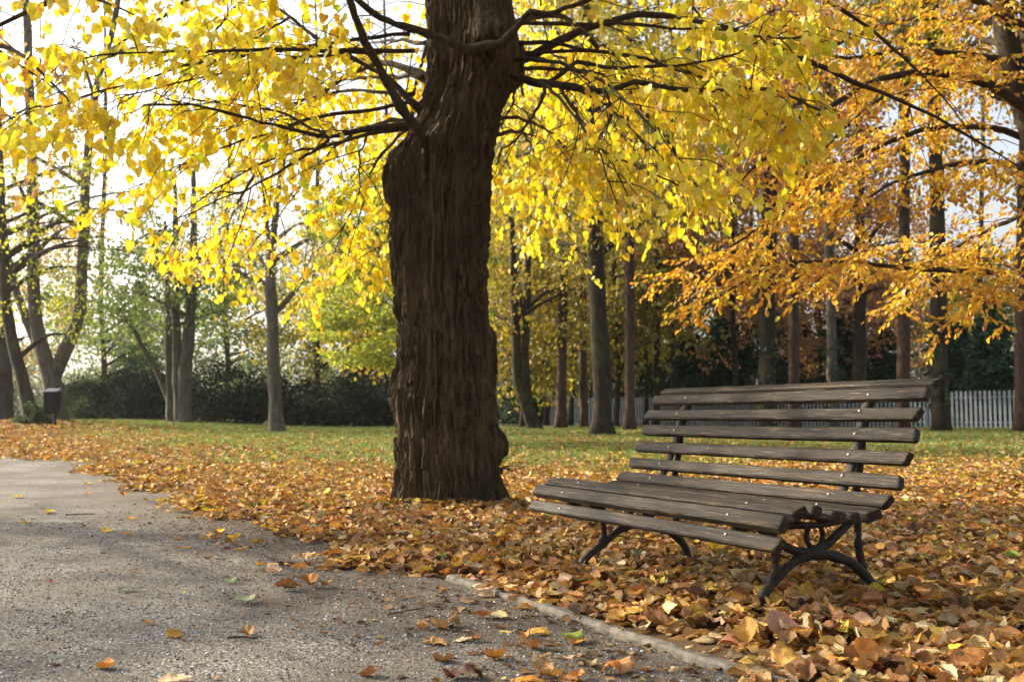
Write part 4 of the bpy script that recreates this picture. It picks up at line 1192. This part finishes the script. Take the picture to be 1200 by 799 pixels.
TW, SP, lp, ld = spray(npaths, rb_, twig_gap=.17, twig_len=(.5, 1.2), sprig_gap=.16, sprig_len=(.2, .4), leaf_gap=.07, droop=.4)
keep = (fbm(lp * .8, 2, 60) > .36 + .12 * sstep(-8.5, -6.0, lp[:, 0])) & (np.hypot(lp[:, 0], lp[:, 1]) > 4) & ~crown_gap(lp) & ~((lp[:, 0] > -6.6) & (rb_.random(len(lp)) < .35))
lp, ld = lp[keep], ld[keep]
n = len(lp)
tip = norm(A(0, 0, -.7) + ld * .5 + unit(n, rb_) * .45)
Xf, Yf, Zf = frames(tip, norm(unit(n, rb_) + A(0, 0, .3)))
m = MB()
stamp(m, HEART_V, HEART_F, lp, Xf, Yf, Zf, rb_.uniform(.06, .10, n), pick(n, [(.74, .46, .03), (.66, .32, .03), (.78, .56, .04), (.5, .48, .04), (.48, .22, .04)], [.36, .24, .2, .1, .1], .12, rb_))
m.build('crown', M_LEAF, nb)
print('neighbour leaves', n)

# ------------------------------------------------------------------ fence and bin
FA, FB = A(px(640, 480, 59)[0], 59, 0), A(px(1330, 480, 36)[0], 36, 0)
fl = np.linalg.norm(FB - FA)
fd = (FB - FA) / fl
fnrm = A(-fd[1], fd[0], 0)
fence = thing('fence', 'pale grey upright slat fence with dark posts behind the trees', 'fence', A(FA[0], FA[1], float(terrain(FA[0], FA[1]))))


def boxes(mb_, c, hx, hy, hz):
    """axis-along-fence boxes at centres c (n,3)"""
    sg = np.array([(sx, sy, sz) for sx in (-1, 1) for sy in (-1, 1) for sz in (-1, 1)], float)
    V = c[:, None] + sg[None, :, 0:1] * hx * fd + sg[None, :, 1:2] * hy * fnrm + sg[None, :, 2:3] * A(0, 0, hz)
    f = np.array([(0, 1, 3, 2), (4, 6, 7, 5), (0, 4, 5, 1), (2, 3, 7, 6), (0, 2, 6, 4), (1, 5, 7, 3)])
    mb_.add(V.reshape(-1, 3), (f[None] + (np.arange(len(c)) * 8)[:, None, None]).reshape(-1, 4))


npan = 8
pl = fl / npan
for k in range(npan):
    m = MB()
    s = np.arange(k * pl + .12, (k + 1) * pl - .05, .19)
    c = FA + fd * s[:, None]
    c[:, 2] = .25 + .82
    boxes(m, c, .05, .012, .74)
    for h_ in (.30, 1.30):
        boxes(m, np.array([FA + fd * ((k + .5) * pl) + A(0, 0, .25 + h_)]) + fnrm * .034, pl / 2 - .045, .02, .03)
    m.build('slat_panel', M_FENCE, fence)
for k in range(npan + 1):
    m = MB()
    boxes(m, np.array([FA + fd * (k * pl) + A(0, 0, .25 + .80)]), .04, .04, .86)
    m.build('post', M_POST, fence)

bx, by = px(65, 480, 32)[0], 32.0
bz = float(terrain(bx, by))
binn = thing('litter_bin', 'black litter bin with grey lid mounted on a post left on the lawn', 'bin', (bx, by, bz))
m = MB()
V, F = tubes(np.array([(bx, by, bz - .1), (bx, by, bz + .5), (bx, by, bz + 1.34)]), np.full((1, 3), .045), 10, True)
m.add(V, F)
m.build('post', M_BIN, binn)
m = MB()
bb_ = np.array([(sx * w_, sy * d_, z_) for z_, w_, d_ in ((.42, .16, .13), (.46, .18, .15), (1.10, .215, .175), (1.13, .205, .165)) for sx, sy in ((-1, -1), (1, -1), (1, 1), (-1, 1))])
j4 = np.arange(4)
m.add(bb_ + A(bx, by - .25, bz), [np.concatenate([np.stack([q * 4 + j4, q * 4 + (j4 + 1) % 4, q * 4 + 4 + (j4 + 1) % 4, q * 4 + 4 + j4], -1) for q in range(3)]), np.array([j4[::-1], 12 + j4])])
m.build('body', M_BIN, binn)
m = MB()
bb_ = np.array([(sx * w_, sy * d_, z_ + (.05 * sy if z_ > 1.15 else 0)) for z_, w_, d_ in ((1.132, .225, .185), (1.17, .23, .19), (1.20, .21, .17)) for sx, sy in ((-1, -1), (1, -1), (1, 1), (-1, 1))])
m.add(bb_ + A(bx, by - .25, bz), [np.concatenate([np.stack([q * 4 + j4, q * 4 + (j4 + 1) % 4, q * 4 + 4 + (j4 + 1) % 4, q * 4 + 4 + j4], -1) for q in range(2)]), np.array([j4[::-1], 8 + j4])])
m.build('lid', M_BINLID, binn)

# ------------------------------------------------------------------ leaves on the ground, grass, loose stones
def curl_leaf(nu, nv, curl, fold, tipup, twist, wav, seed):
    """a dry heart-shaped leaf as a nu x nv sheet, length 1 along +Y, lying about z=0"""
    v = np.linspace(0, 1, nv)
    curl, fold, tipup, twist = curl * .85, fold * .85, tipup * .85, twist * .9
    wdt = 0.46 * np.power(np.sin(np.pi * np.clip(v * .86 + .11, 0, 1)), .8) * (1 - .25 * v)
    wdt[-1] = .012
    u = np.linspace(-1, 1, nu)
    U, Vv = np.meshgrid(u, v)
    x = U * wdt[:, None]
    y = Vv - 0.10 * (1 - np.abs(U)) * (Vv < .01) * 0 - .5 + .10 * np.abs(U) * -1 * (1 - Vv) ** 3 * 1.2
    z = fold * np.abs(x) + curl * 2.2 * x ** 2 + tipup * (Vv - .45) ** 2 * 1.4 + twist * x * (Vv - .5) * 2
    z = z + wav * (fbm(np.stack([x * 6 + seed, y * 6, z * 0], -1), 2) - .5)
    a = curl * 1.5 * x
    x = np.where(abs(curl) > .6, np.sin(a * 1.2) / max(.2, abs(curl) * 1.8), x)
    z = z + wav * .45 * (vnoise(np.stack([x * 15 + seed * 2, y * 15, z * 0], -1), 3) - .5) + .035 * np.abs(np.sin(Vv * 16)) * np.abs(U)
    jag = 1 + .22 * (vnoise(np.stack([Vv * 9, np.sign(U) * 3, Vv * 0 + seed], -1), 6) - .5) * (np.abs(U) > .9)
    x = x * jag
    P = np.stack([x, y, z - z.min()], -1).reshape(-1, 3)
    i = (np.arange(nv - 1)[:, None] * nu + np.arange(nu - 1)[None]).ravel()
    return P, [np.stack([i, i + 1, i + nu + 1, i + nu], -1)], np.stack([U, Vv], -1).reshape(-1, 2)


NEAR_T = [curl_leaf(7, 7, c, f, t, w, wv, s) for c, f, t, w, wv, s in ((.2, .15, .1, .1, .12, 1), (.9, .1, .35, .3, .14, 2), (-.5, .35, -.2, -.3, .15, 3), (.5, .5, .5, .5, .16, 4), (1.3, 0, .2, -.4, .14, 5), (-.9, .1, .5, .3, .18, 6), (.1, .7, -.3, .6, .12, 7), (.8, .2, .8, .2, .2, 8), (-1.2, .2, .3, -.5, .2, 9), (.3, .3, 1.0, .7, .22, 10))]
MID_T = [curl_leaf(3, 4, c, f, t, w, wv, s) for c, f, t, w, wv, s in ((.2, .2, .1, .1, .2, 1), (.5, .4, .4, .3, .2, 2), (-.4, .3, -.2, -.3, .2, 3), (.3, .7, .4, .5, .2, 4))]
LITC = [(.49, .275, .090), (.31, .15, .050), (.56, .31, .065), (.55, .235, .045), (.62, .45, .24), (.72, .50, .06), (.13, .06, .03), (.38, .28, .15), (.30, .34, .06)]
LITW = [.30, .23, .14, .06, .11, .025, .05, .09, .005]
LITF = [.27, .14, .20, .08, .12, .10, .02, .07, .02]
rl = np.random.default_rng(99)


def cover(x, y):
    """share of the ground that leaves hide"""
    kd_ = kerb_dist(x, y)
    P = np.stack([x, y, x * 0], -1)
    nz = fbm(P * 1.5, 3, 70) - .5
    nz2 = fbm(P * .22, 2, 80) - .5
    spill = -0.02 - 0.10 * sstep(4.2, 5.2, y) - .10 * sstep(5.0, 7, y) - .25 * sstep(10, 18, y) - 9.0 * sstep(15.5, 23, y + 2.5 * nz)
    e = sstep(-.20, .30, kd_ - spill + nz * 1.1 - 0.13 * sstep(4.4, 3.6, y))
    e = np.maximum(e, .10 * sstep(-1.0, -.1, kd_) * sstep(.50, .62, fbm(P * 2.3, 3, 77)))
    e = np.maximum(e, .13 * sstep(.45, .1, np.hypot((x - .22) / 1.0, y - 2.85)) * sstep(.46, .56, fbm(P * 4, 2, 78)))
    far = 1 - .64 * sstep(12.5, 18, y + nz2 * 9 - 3 * sstep(3, 9, x)) * sstep(1.5, 5.0, kd_)
    far = far * (1 - .5 * sstep(36, 42, y))
    far = far * (1 - .55 * sstep(.55, .7, fbm(P * .7, 2, 90)) * sstep(8, 11, y))
    bare = 1 - .8 * sstep(.75, .25, np.hypot((x - .12 - .55 * (4.0 - y)) / .42, (y - 4.0) / .75))    # trodden soil in front of the bench
    return e * far * bare


def scatter(y0, y1, dens, margin=1.4):
    a = 0.56
    w0, w1 = a * y0 + margin, a * y1 + margin
    n_ = int(dens * (w0 + w1) * (y1 - y0))
    t = rl.random(n_)
    y = np.sqrt(y0 ** 2 + t * (y1 ** 2 - y0 ** 2)) if margin < .5 else y0 + (y1 - y0) * (np.sqrt(w0 ** 2 + t * (w1 ** 2 - w0 ** 2)) - w0) / (w1 - w0)
    x = (rl.random(n_) * 2 - 1) * (a * y + margin)
    return x, y


def surf(x, y):
    kd_ = kerb_dist(x, y)
    z = terrain(x, y) + .025 * sstep(.1, .5, kd_) * sstep(-9, -7, -y) + (fbm(np.stack([x * .4, y * .4, x * 0], -1), 3) - .5) * .05 * sstep(.3, 1.5, kd_)
    return np.where(kd_ < 0, terrain(x, y) + .01, np.where((kd_ < .06) & (y < 4.6), .036, z))


lit = MB()
cnt = 0
for (y0, y1, dens, T, sz, thick) in ((1.6, 4.6, 1150, NEAR_T, (.042, .090), .062), (4.6, 8.0, 1050, NEAR_T, (.045, .088), .04), (8.0, 15, 560, MID_T, (.052, .098), .03), (15, 30, 150, MID_T, (.06, .115), .025), (30, 50, 40, MID_T, (.11, .17), .03)):
    x, y = scatter(y0, y1, dens)
    c_ = cover(x, y)
    k = rl.random(len(x)) < c_
    k &= np.hypot(x - TX, y - TY) > .43
    x, y, c_ = x[k], y[k], c_[k]
    n_ = len(x)
    ti = rl.integers(0, len(T), n_)
    hgt = rl.random(n_) ** 1.3 * thick * c_ + .07 * np.exp(-np.maximum(np.hypot(x - TX, y - TY) - .45, 0) / .16)
    tilt = rl.normal(0, .42, (n_, 2)) * (.35 + .65 * c_[:, None])
    nrm_ = norm(np.stack([tilt[:, 0], tilt[:, 1], np.ones(n_) * np.where(rl.random(n_) < .4, -1, 1)], -1))
    az = rl.uniform(0, 2 * pi, n_)
    tp = np.stack([np.cos(az), np.sin(az), 0 * az], -1)
    X_, Y_, Z_ = frames(tp, nrm_)
    P = np.stack([x, y, surf(x, y) + hgt + .006], -1)
    wts = LITW if y1 <= 8.5 else LITF
    col = pick(n_, LITC, wts, .18, rl)
    s_ = rl.uniform(*sz, n_)
    for q in range(len(T)):
        kk = ti == q
        nu_ = 7 if T is NEAR_T else 3
        uu_ = np.abs(np.linspace(-1, 1, nu_))
        vt_ = np.tile(np.where(uu_ < .1, 1.22, np.where(uu_ > .9, .78, 1.0)), len(T[q][0]) // nu_) * (1 + .25 * (vnoise(T[q][0] * 9, q) - .5))
        stamp(lit, T[q][0], T[q][1], P[kk], X_[kk], Y_[kk], Z_[kk], s_[kk], col[kk], vt_)
        lit.u.append(np.tile(T[q][2], (int(kk.sum()), 1)))
    cnt += n_
x, y = scatter(1.8, 9, 420, .8)
kd_ = kerb_dist(x, y)
k = (kd_ < .02) & (rl.random(len(x)) < .05 + .95 * sstep(-1.5, -.05, kd_ + .7 * (fbm(np.stack([x * 1.6, y * 1.6, x * 0], -1), 3, 44) - .5)) ** 1.5)
x, y = x[k], y[k]
n_ = len(x)
az = rl.uniform(0, 2 * pi, n_)
X_, Y_, Z_ = frames(np.stack([np.cos(az), np.sin(az), 0 * az], -1), norm(rl.normal(0, .3, (n_, 3)) * A(1, 1, 0) + A(0, 0, 1)))
P = np.stack([x, y, surf(x, y) + .004], -1)
ti = rl.integers(0, len(MID_T), n_)
col = pick(n_, [(.16, .085, .035), (.26, .14, .05), (.09, .05, .025), (.34, .22, .10)], [.35, .3, .2, .15], .2, rl)
s_ = .010 + .028 * rl.random(n_) ** 2
for q in range(len(MID_T)):
    kk = ti == q
    stamp(lit, MID_T[q][0] * A(1, 1, .6), MID_T[q][1], P[kk], X_[kk], Y_[kk], Z_[kk], s_[kk], col[kk])
    lit.u.append(np.tile(MID_T[q][2], (int(kk.sum()), 1)))
tag(lit.build('leaf_litter', M_LITTER, smooth=True), 'dense carpet of tan, brown and yellow fallen leaves', 'leaves', kind='stuff')
print('litter leaves', cnt)

# grass
x, y = scatter(10.5, 48, 95, 1.0)
w_ = grass_w(x, y)
k = (rl.random(len(x)) < w_ * (.35 + .65 * (fbm(np.stack([x * .5, y * .5, x * 0], -1), 2, 15) > .42)))
x, y = x[k], y[k]
n_ = len(x)
P = np.stack([x, y, surf(x, y) - .005], -1)
az = rl.uniform(0, 2 * pi, n_)
tp = norm(np.stack([np.cos(az) * .5, np.sin(az) * .5, np.ones(n_)], -1))
X_, Y_, Z_ = frames(tp, norm(rl.normal(size=(n_, 3)) * A(1, 1, .2)))
BLADES = np.array([(-.10, 0, 0), (.10, 0, 0), (-.25, .8, .1), (-.5, 0, .2), (-.34, 0, .2), (-.75, .65, .35), (.35, 0, -.15), (.52, 0, -.15), (.8, .75, -.35), (.1, 0, .3), (.26, 0, .3), (.3, 1.0, .5)], float)
m = MB()
stamp(m, BLADES, [np.array([(0, 1, 2), (3, 4, 5), (6, 7, 8), (9, 10, 11)])], P, X_, Y_, Z_, rl.uniform(.045, .085, n_) * (1 + .012 * y), pick(n_, [(.11, .20, .026), (.17, .26, .036), (.32, .30, .07)], [.42, .36, .22], .15, rl))
tag(m.build('grass', M_GRASS), 'short green lawn grass between the fallen leaves', 'grass', kind='stuff')

# loose stones of the path
x, y = scatter(1.8, 7.5, 1500, .6)
kd_ = kerb_dist(x, y)
k = (kd_ < -.02)
x, y = x[k], y[k]
n_ = len(x)
OCT = np.array([(1, 0, 0), (0, 1, 0), (-1, 0, 0), (0, -1, 0), (0.15, .1, .75), (0, 0, -.6)], float)
OCF = [np.array([(0, 1, 4), (1, 2, 4), (2, 3, 4), (3, 0, 4), (1, 0, 5), (2, 1, 5), (3, 2, 5), (0, 3, 5)])]
X_, Y_, Z_ = frames(norm(rl.normal(size=(n_, 3)) * A(1, 1, .2)), norm(rl.normal(0, .3, (n_, 3)) + A(0, 0, 1)))
m = MB()
g_ = rl.choice([.10, .17, .26, .42, .58], n_, p=[.22, .34, .25, .13, .06])[:, None] * np.array([[1.0, .97, .92]]) * rl.uniform(.85, 1.15, (n_, 1))
stamp(m, OCT, OCF, np.stack([x, y, terrain(x, y) + .006 + (fbm(np.stack([x * .9, y * .9, x * 0], -1), 3, 5) - .5) * .022 + .001], -1), X_, Y_, Z_, .0024 + .0052 * rl.random(n_) ** 3, g_)
tag(m.build('loose_gravel', M_STONE), 'small loose grey stones on the path', 'gravel', kind='stuff')


# ------------------------------------------------------------------ single leaves that can be told apart
def leaf_mesh(name, big, c, f, t, w, wv, s, lobed=0.0):
    P, F, UV = curl_leaf(9, 12, c, f, t, w, wv, s)
    if lobed:
        a_ = np.arctan2(P[:, 0], P[:, 1])
        P[:, :2] *= (1 + lobed * np.cos(5 * a_) * (np.hypot(P[:, 0], P[:, 1]) > .25))[:, None]
    m_ = MB()
    m_.add(P, F)
    # stalk
    q = np.stack([A(0, -.5, P[len(P) // 24, 2]), A(.02, -.62, .03), A(.05, -.75, .06), A(.06, -.86, .05)])
    V, Ft = tubes(q, np.array([[.014, .011, .010, .008]]), 4)
    m_.add(V, Ft)
    m_.u = [UV, np.zeros((len(V), 2))]
    return m_.mesh(name, M_FALLEN, True)


LM = [leaf_mesh('fallen_leaf', 1, *a_) for a_ in ((.15, .12, .10, .1, .16, 11), (.9, .1, .4, .3, .2, 12), (-.5, .3, .25, -.3, .2, 13), (.5, .5, .5, .5, .22, 14), (1.3, 0, .3, -.4, .2, 15), (.1, .1, .1, .1, .16, 16, .16), (.9, .3, .8, .4, .26, 17), (-.9, .3, .5, -.5, .26, 18))]
COLS = dict(tan=(.44, .25, .09), brown=(.25, .115, .04), orange=(.52, .22, .045), ochre=(.56, .31, .06), pale=(.60, .46, .27), yellow=(.76, .50, .04), green=(.24, .30, .13), palegreen=(.36, .40, .24), pink=(.40, .215, .14), dark=(.10, .045, .025))


def drop(pos, size, kind, col, label, group=None, tilt=(0, 0), rz=None, flip=False):
    o = bpy.data.objects.new('fallen_leaf', LM[kind])
    COL.objects.link(o)
    o.location = [float(c) for c in pos]
    o.scale = (size,) * 3
    o.rotation_euler = (tilt[0] + (pi if flip else 0), tilt[1], rl.uniform(0, 2 * pi) if rz is None else rz)
    c = np.clip(np.array(COLS[col]) * rl.uniform(.85, 1.15), 0, .85)
    o.color = (*c, 1)
    tag(o, label, 'leaf', group)


PATH = 'leaves lying singly on the gravel path'
single = [  # px, py, size, mesh, colour, label
    (287, 703, .125, 0, 'palegreen', 'broad pale green leaf lying flat on the gravel, largest green one'), (146, 690, .085, 0, 'palegreen', 'small pale green leaf on the gravel left of the broad green leaf'),
    (268, 680, .075, 2, 'green', 'narrow dark green leaf on the gravel above the broad green leaf'), (57, 599, .14, 0, 'yellow', 'brightest yellow leaf in the sunlit patch at the left of the path'),
    (32, 612, .11, 2, 'yellow', 'yellow leaf just below the brightest yellow leaf at the left edge'), (191, 585, .12, 0, 'yellow', 'yellow leaf on the path nearest the far buried kerb stone'),
    (132, 563, .13, 2, 'yellow', 'farthest yellow leaf out on the gravel near the leaf drift'), (101, 567, .12, 0, 'yellow', 'yellow leaf just left of the farthest yellow leaf'),
    (257, 623, .105, 0, 'yellow', 'flat yellow leaf on the gravel below the far kerb stone'), (125, 621, .10, 2, 'yellow', 'yellow leaf left of a close second, middle of the path'),
    (150, 625, .09, 0, 'ochre', 'ochre leaf close beside a yellow one, middle of the path'), (277, 631, .09, 3, 'yellow', 'curled yellow leaf right below the flat yellow leaf'),
    (197, 575, .13, 2, 'ochre', 'ochre leaf at the edge of the far leaf drift'), (145, 581, .11, 3, 'orange', 'orange leaf in the middle of the far sunlit gravel'), (21, 582, .14, 0, 'yellow', 'yellow leaf at the far left of the sunlit gravel'),
    (152, 607, .09, 2, 'ochre', 'small ochre leaf alone at the lower border of the sunlit gravel'), (338, 687, .12, 4, 'brown', 'rolled brown leaf on the gravel, left one of a touching pair'), (362, 684, .12, 3, 'orange', 'orange brown crumpled leaf, right one of a touching pair'),
    (382, 685, .075, 1, 'tan', 'small tan leaf at the right end of the crumpled pair'), (205, 744, .085, 2, 'ochre', 'flat ochre leaf alone on the near gravel'), (290, 743, .075, 3, 'tan', 'small tan curled leaf on a dark twig, near gravel'),
    (125, 781, .075, 1, 'orange', 'small orange curled leaf near the lower left corner'), (206, 797, .11, 0, 'pale', 'pale beige leaf cut by the bottom edge of the picture'), (172, 728, .07, 0, 'tan', 'faded tan leaf pressed into the gravel, left of centre'),
    (405, 655, .09, 0, 'pale', 'pale leaf on the gravel at the edge of the drift'), (390, 632, .11, 2, 'yellow', 'yellow green leaf at the edge of the drift by the path'), (495, 736, .065, 3, 'tan', 'small tan cupped leaf left of the kerb'),
    (512, 753, .10, 5, 'tan', 'large jagged tan leaf on dark gravel beside the kerb'), (541, 750, .08, 5, 'pale', 'pale jagged leaf just right of the large jagged tan one'), (515, 774, .08, 1, 'brown', 'brown folded leaf below the large jagged tan one'),
    (578, 771, .08, 3, 'orange', 'reddish brown upright leaf beside the kerb at the bottom'), (455, 642, .09, 1, 'tan', 'tan curled leaf straggling from the drift onto the path'), (315, 653, .07, 2, 'brown', 'brown leaf flake in the middle of the gravel'),
    (243, 655, .05, 3, 'brown', 'tiny brown leaf flake on the gravel right of centre'), (156, 668, .05, 2, 'brown', 'tiny brown flake on the gravel above the small green leaf'), (432, 790, .07, 1, 'brown', 'brown leaf at the bottom edge of the path')]
for (x_, y_, sz, mk, col, lab) in single:
    p = on_ground(x_, y_, .015)
    p[2] = float(terrain(p[0], p[1])) + .012
    drop(p, sz * .84, mk, col, lab, PATH, tilt=(rl.normal(0, .12), rl.normal(0, .12)))
special = [
    (915, 737, .135, 0, 'pink', 'large pinkish brown veined leaf leaning up in front of the near bench leg', (.75, -.15), .3), (955, 742, .115, 2, 'orange', 'bright orange leaf leaning against the large pinkish leaf', (.7, .3), .9),
    (878, 742, .10, 3, 'ochre', 'yellow green tinged leaf left of the large pinkish leaf', (.5, -.3), -.4), (836, 645, .10, 3, 'yellow', 'bright yellow leaf standing up under the middle of the seat', (.8, 0), .2),
    (750, 652, .09, 0, 'green', 'fresh green leaf on the concrete slab under the bench', (.25, 0), .6), (835, 671, .095, 0, 'pale', 'whitish leaf lying flat under the bench', (.1, 0), 1.4), (866, 686, .10, 3, 'pale', 'pale cupped leaf near the front of the near bench leg', (.4, .2), 2.0),
    (945, 702, .11, 0, 'ochre', 'golden leaf leaning up beside the near front bench foot', (.9, .1), .1), (1012, 770, .10, 3, 'orange', 'orange leaf sticking up near the bottom edge, below the bench', (.7, -.3), .7), (760, 722, .10, 4, 'brown', 'rolled brown leaf on the drift beside the kerb', (.3, .2), 1.1),
    (1075, 660, .11, 0, 'dark', 'dark purple brown leaf right of the rear bench foot', (.3, .1), 2.2), (1058, 680, .13, 1, 'orange', 'long orange folded leaf beside the near rear bench foot', (.2, .2), 1.7), (1165, 735, .12, 0, 'ochre', 'broad ochre leaf near the right edge of the picture', (.4, .2), .4)]
for (x_, y_, sz, mk, col, lab, tl, rz) in special:
    p = on_ground(x_, y_, .07)
    p[2] = float(surf(p[0], p[1])) + .055
    drop(p, sz, mk, col, lab, 'coloured leaves standing out of the drift', tl, rz)
zones = [(lambda p: (kerb_dist(p[0], p[1]) > .08) & (p[1] < 3.55) & (p[0] > 1.25), 'in the drift at the lower right corner', 70), (lambda p: (kerb_dist(p[0], p[1]) > .03) & (p[1] < 3.7) & (p[0] <= 1.25), 'between the kerb and the near bench leg', 70),
         (lambda p: (kerb_dist(p[0], p[1]) > .0) & (p[1] > 3.7) & (p[1] < 5.2) & (p[0] < .75), 'left of the far bench leg beside the kerb', 55), (lambda p: (p[1] > 3.4) & (p[1] < 4.6) & (p[0] > 1.5), 'right of the bench', 45)]
adj = {'tan': 'dry tan', 'brown': 'dull brown', 'ochre': 'golden ochre', 'pale': 'pale beige', 'orange': 'rusty orange'}
for zi, (zf, where, n_) in enumerate(zones):
    got = 0
    while got < n_:
        yy = rl.uniform(2.35, 5.2)
        xx = rl.uniform(-.52 * yy, .52 * yy)
        if not zf((xx, yy)) or rl.random() > float(cover(A(xx), A(yy))[0]):
            continue
        col = ['tan', 'brown', 'ochre', 'pale', 'orange'][rl.choice(5, p=[.36, .24, .18, .14, .08])]
        drop((xx, yy, float(surf(A(xx), A(yy))[0]) + .03 + .02 * rl.random()), rl.uniform(.052, .086), int(rl.choice([0, 1, 2, 3, 4, 6, 7])), col, f'{adj[col]} leaf {where}', f'{adj[col]} leaves {where}', (rl.normal(0, .45), rl.normal(0, .45)), flip=rl.random() < .35)
        got += 1

# concrete footing slab under the far leg and a twig or two
p0, p1 = on_ground(722, 661, .03), on_ground(792, 652, .03)
m = MB()
dv = norm(p1 - p0)
nv_ = A(-dv[1], dv[0], 0)
sg = [(-.03, -.10), (.14, -.12), (.36, -.10), (.37, .10), (.2, .13), (-.02, .11)]
top = np.array([p0 * A(1, 1, 0) + dv * a_ * A(1, 1, 0) + nv_ * b_ + A(0, 0, .052) for a_, b_ in sg])
inn = top + (top.mean(0) - top) * .06 + A(0, 0, .008)
bot = top - A(0, 0, .09)
j = np.arange(6)
m.add(np.concatenate([bot, top, inn]), [np.concatenate([np.stack([j, (j + 1) % 6, 6 + (j + 1) % 6, 6 + j], -1), np.stack([6 + j, 6 + (j + 1) % 6, 12 + (j + 1) % 6, 12 + j], -1)]), np.array([12 + j])])
tag(m.build('concrete_slab', M_CONCRETE), 'rough grey concrete slab set in the ground under the bench', 'slab')
for (x0, y0, x1_, y1_, rad_, lab) in ((78, 603, 112, 602, .006, 'dark twig lying across the sunlit gravel'), (270, 746, 305, 747, .006, 'short dark twig under a tan leaf on the gravel'), (788, 673, 812, 671, .006, 'pale stick lying in front of the concrete slab'), (455, 720, 500, 712, .004, 'thin twig on the gravel left of the kerb')):
    a_, b_ = on_ground(x0, y0, .02), on_ground(x1_, y1_, .02)
    t = np.linspace(0, 1, 7)[:, None]
    P = a_ + (b_ - a_) * t + rl.normal(0, .006, (7, 3)) * A(1, 1, .3)
    P[:, 2] = .022 + (.045 if 'slab' in lab else 0)
    m = MB()
    V, F = tubes(P, np.linspace(rad_, rad_ * .6, 7)[None], 6, True)
    m.add(V, F)
    tag(m.build('stick', M_CONCRETE if 'pale' in lab else M_TWIG, smooth=True), lab, 'stick')
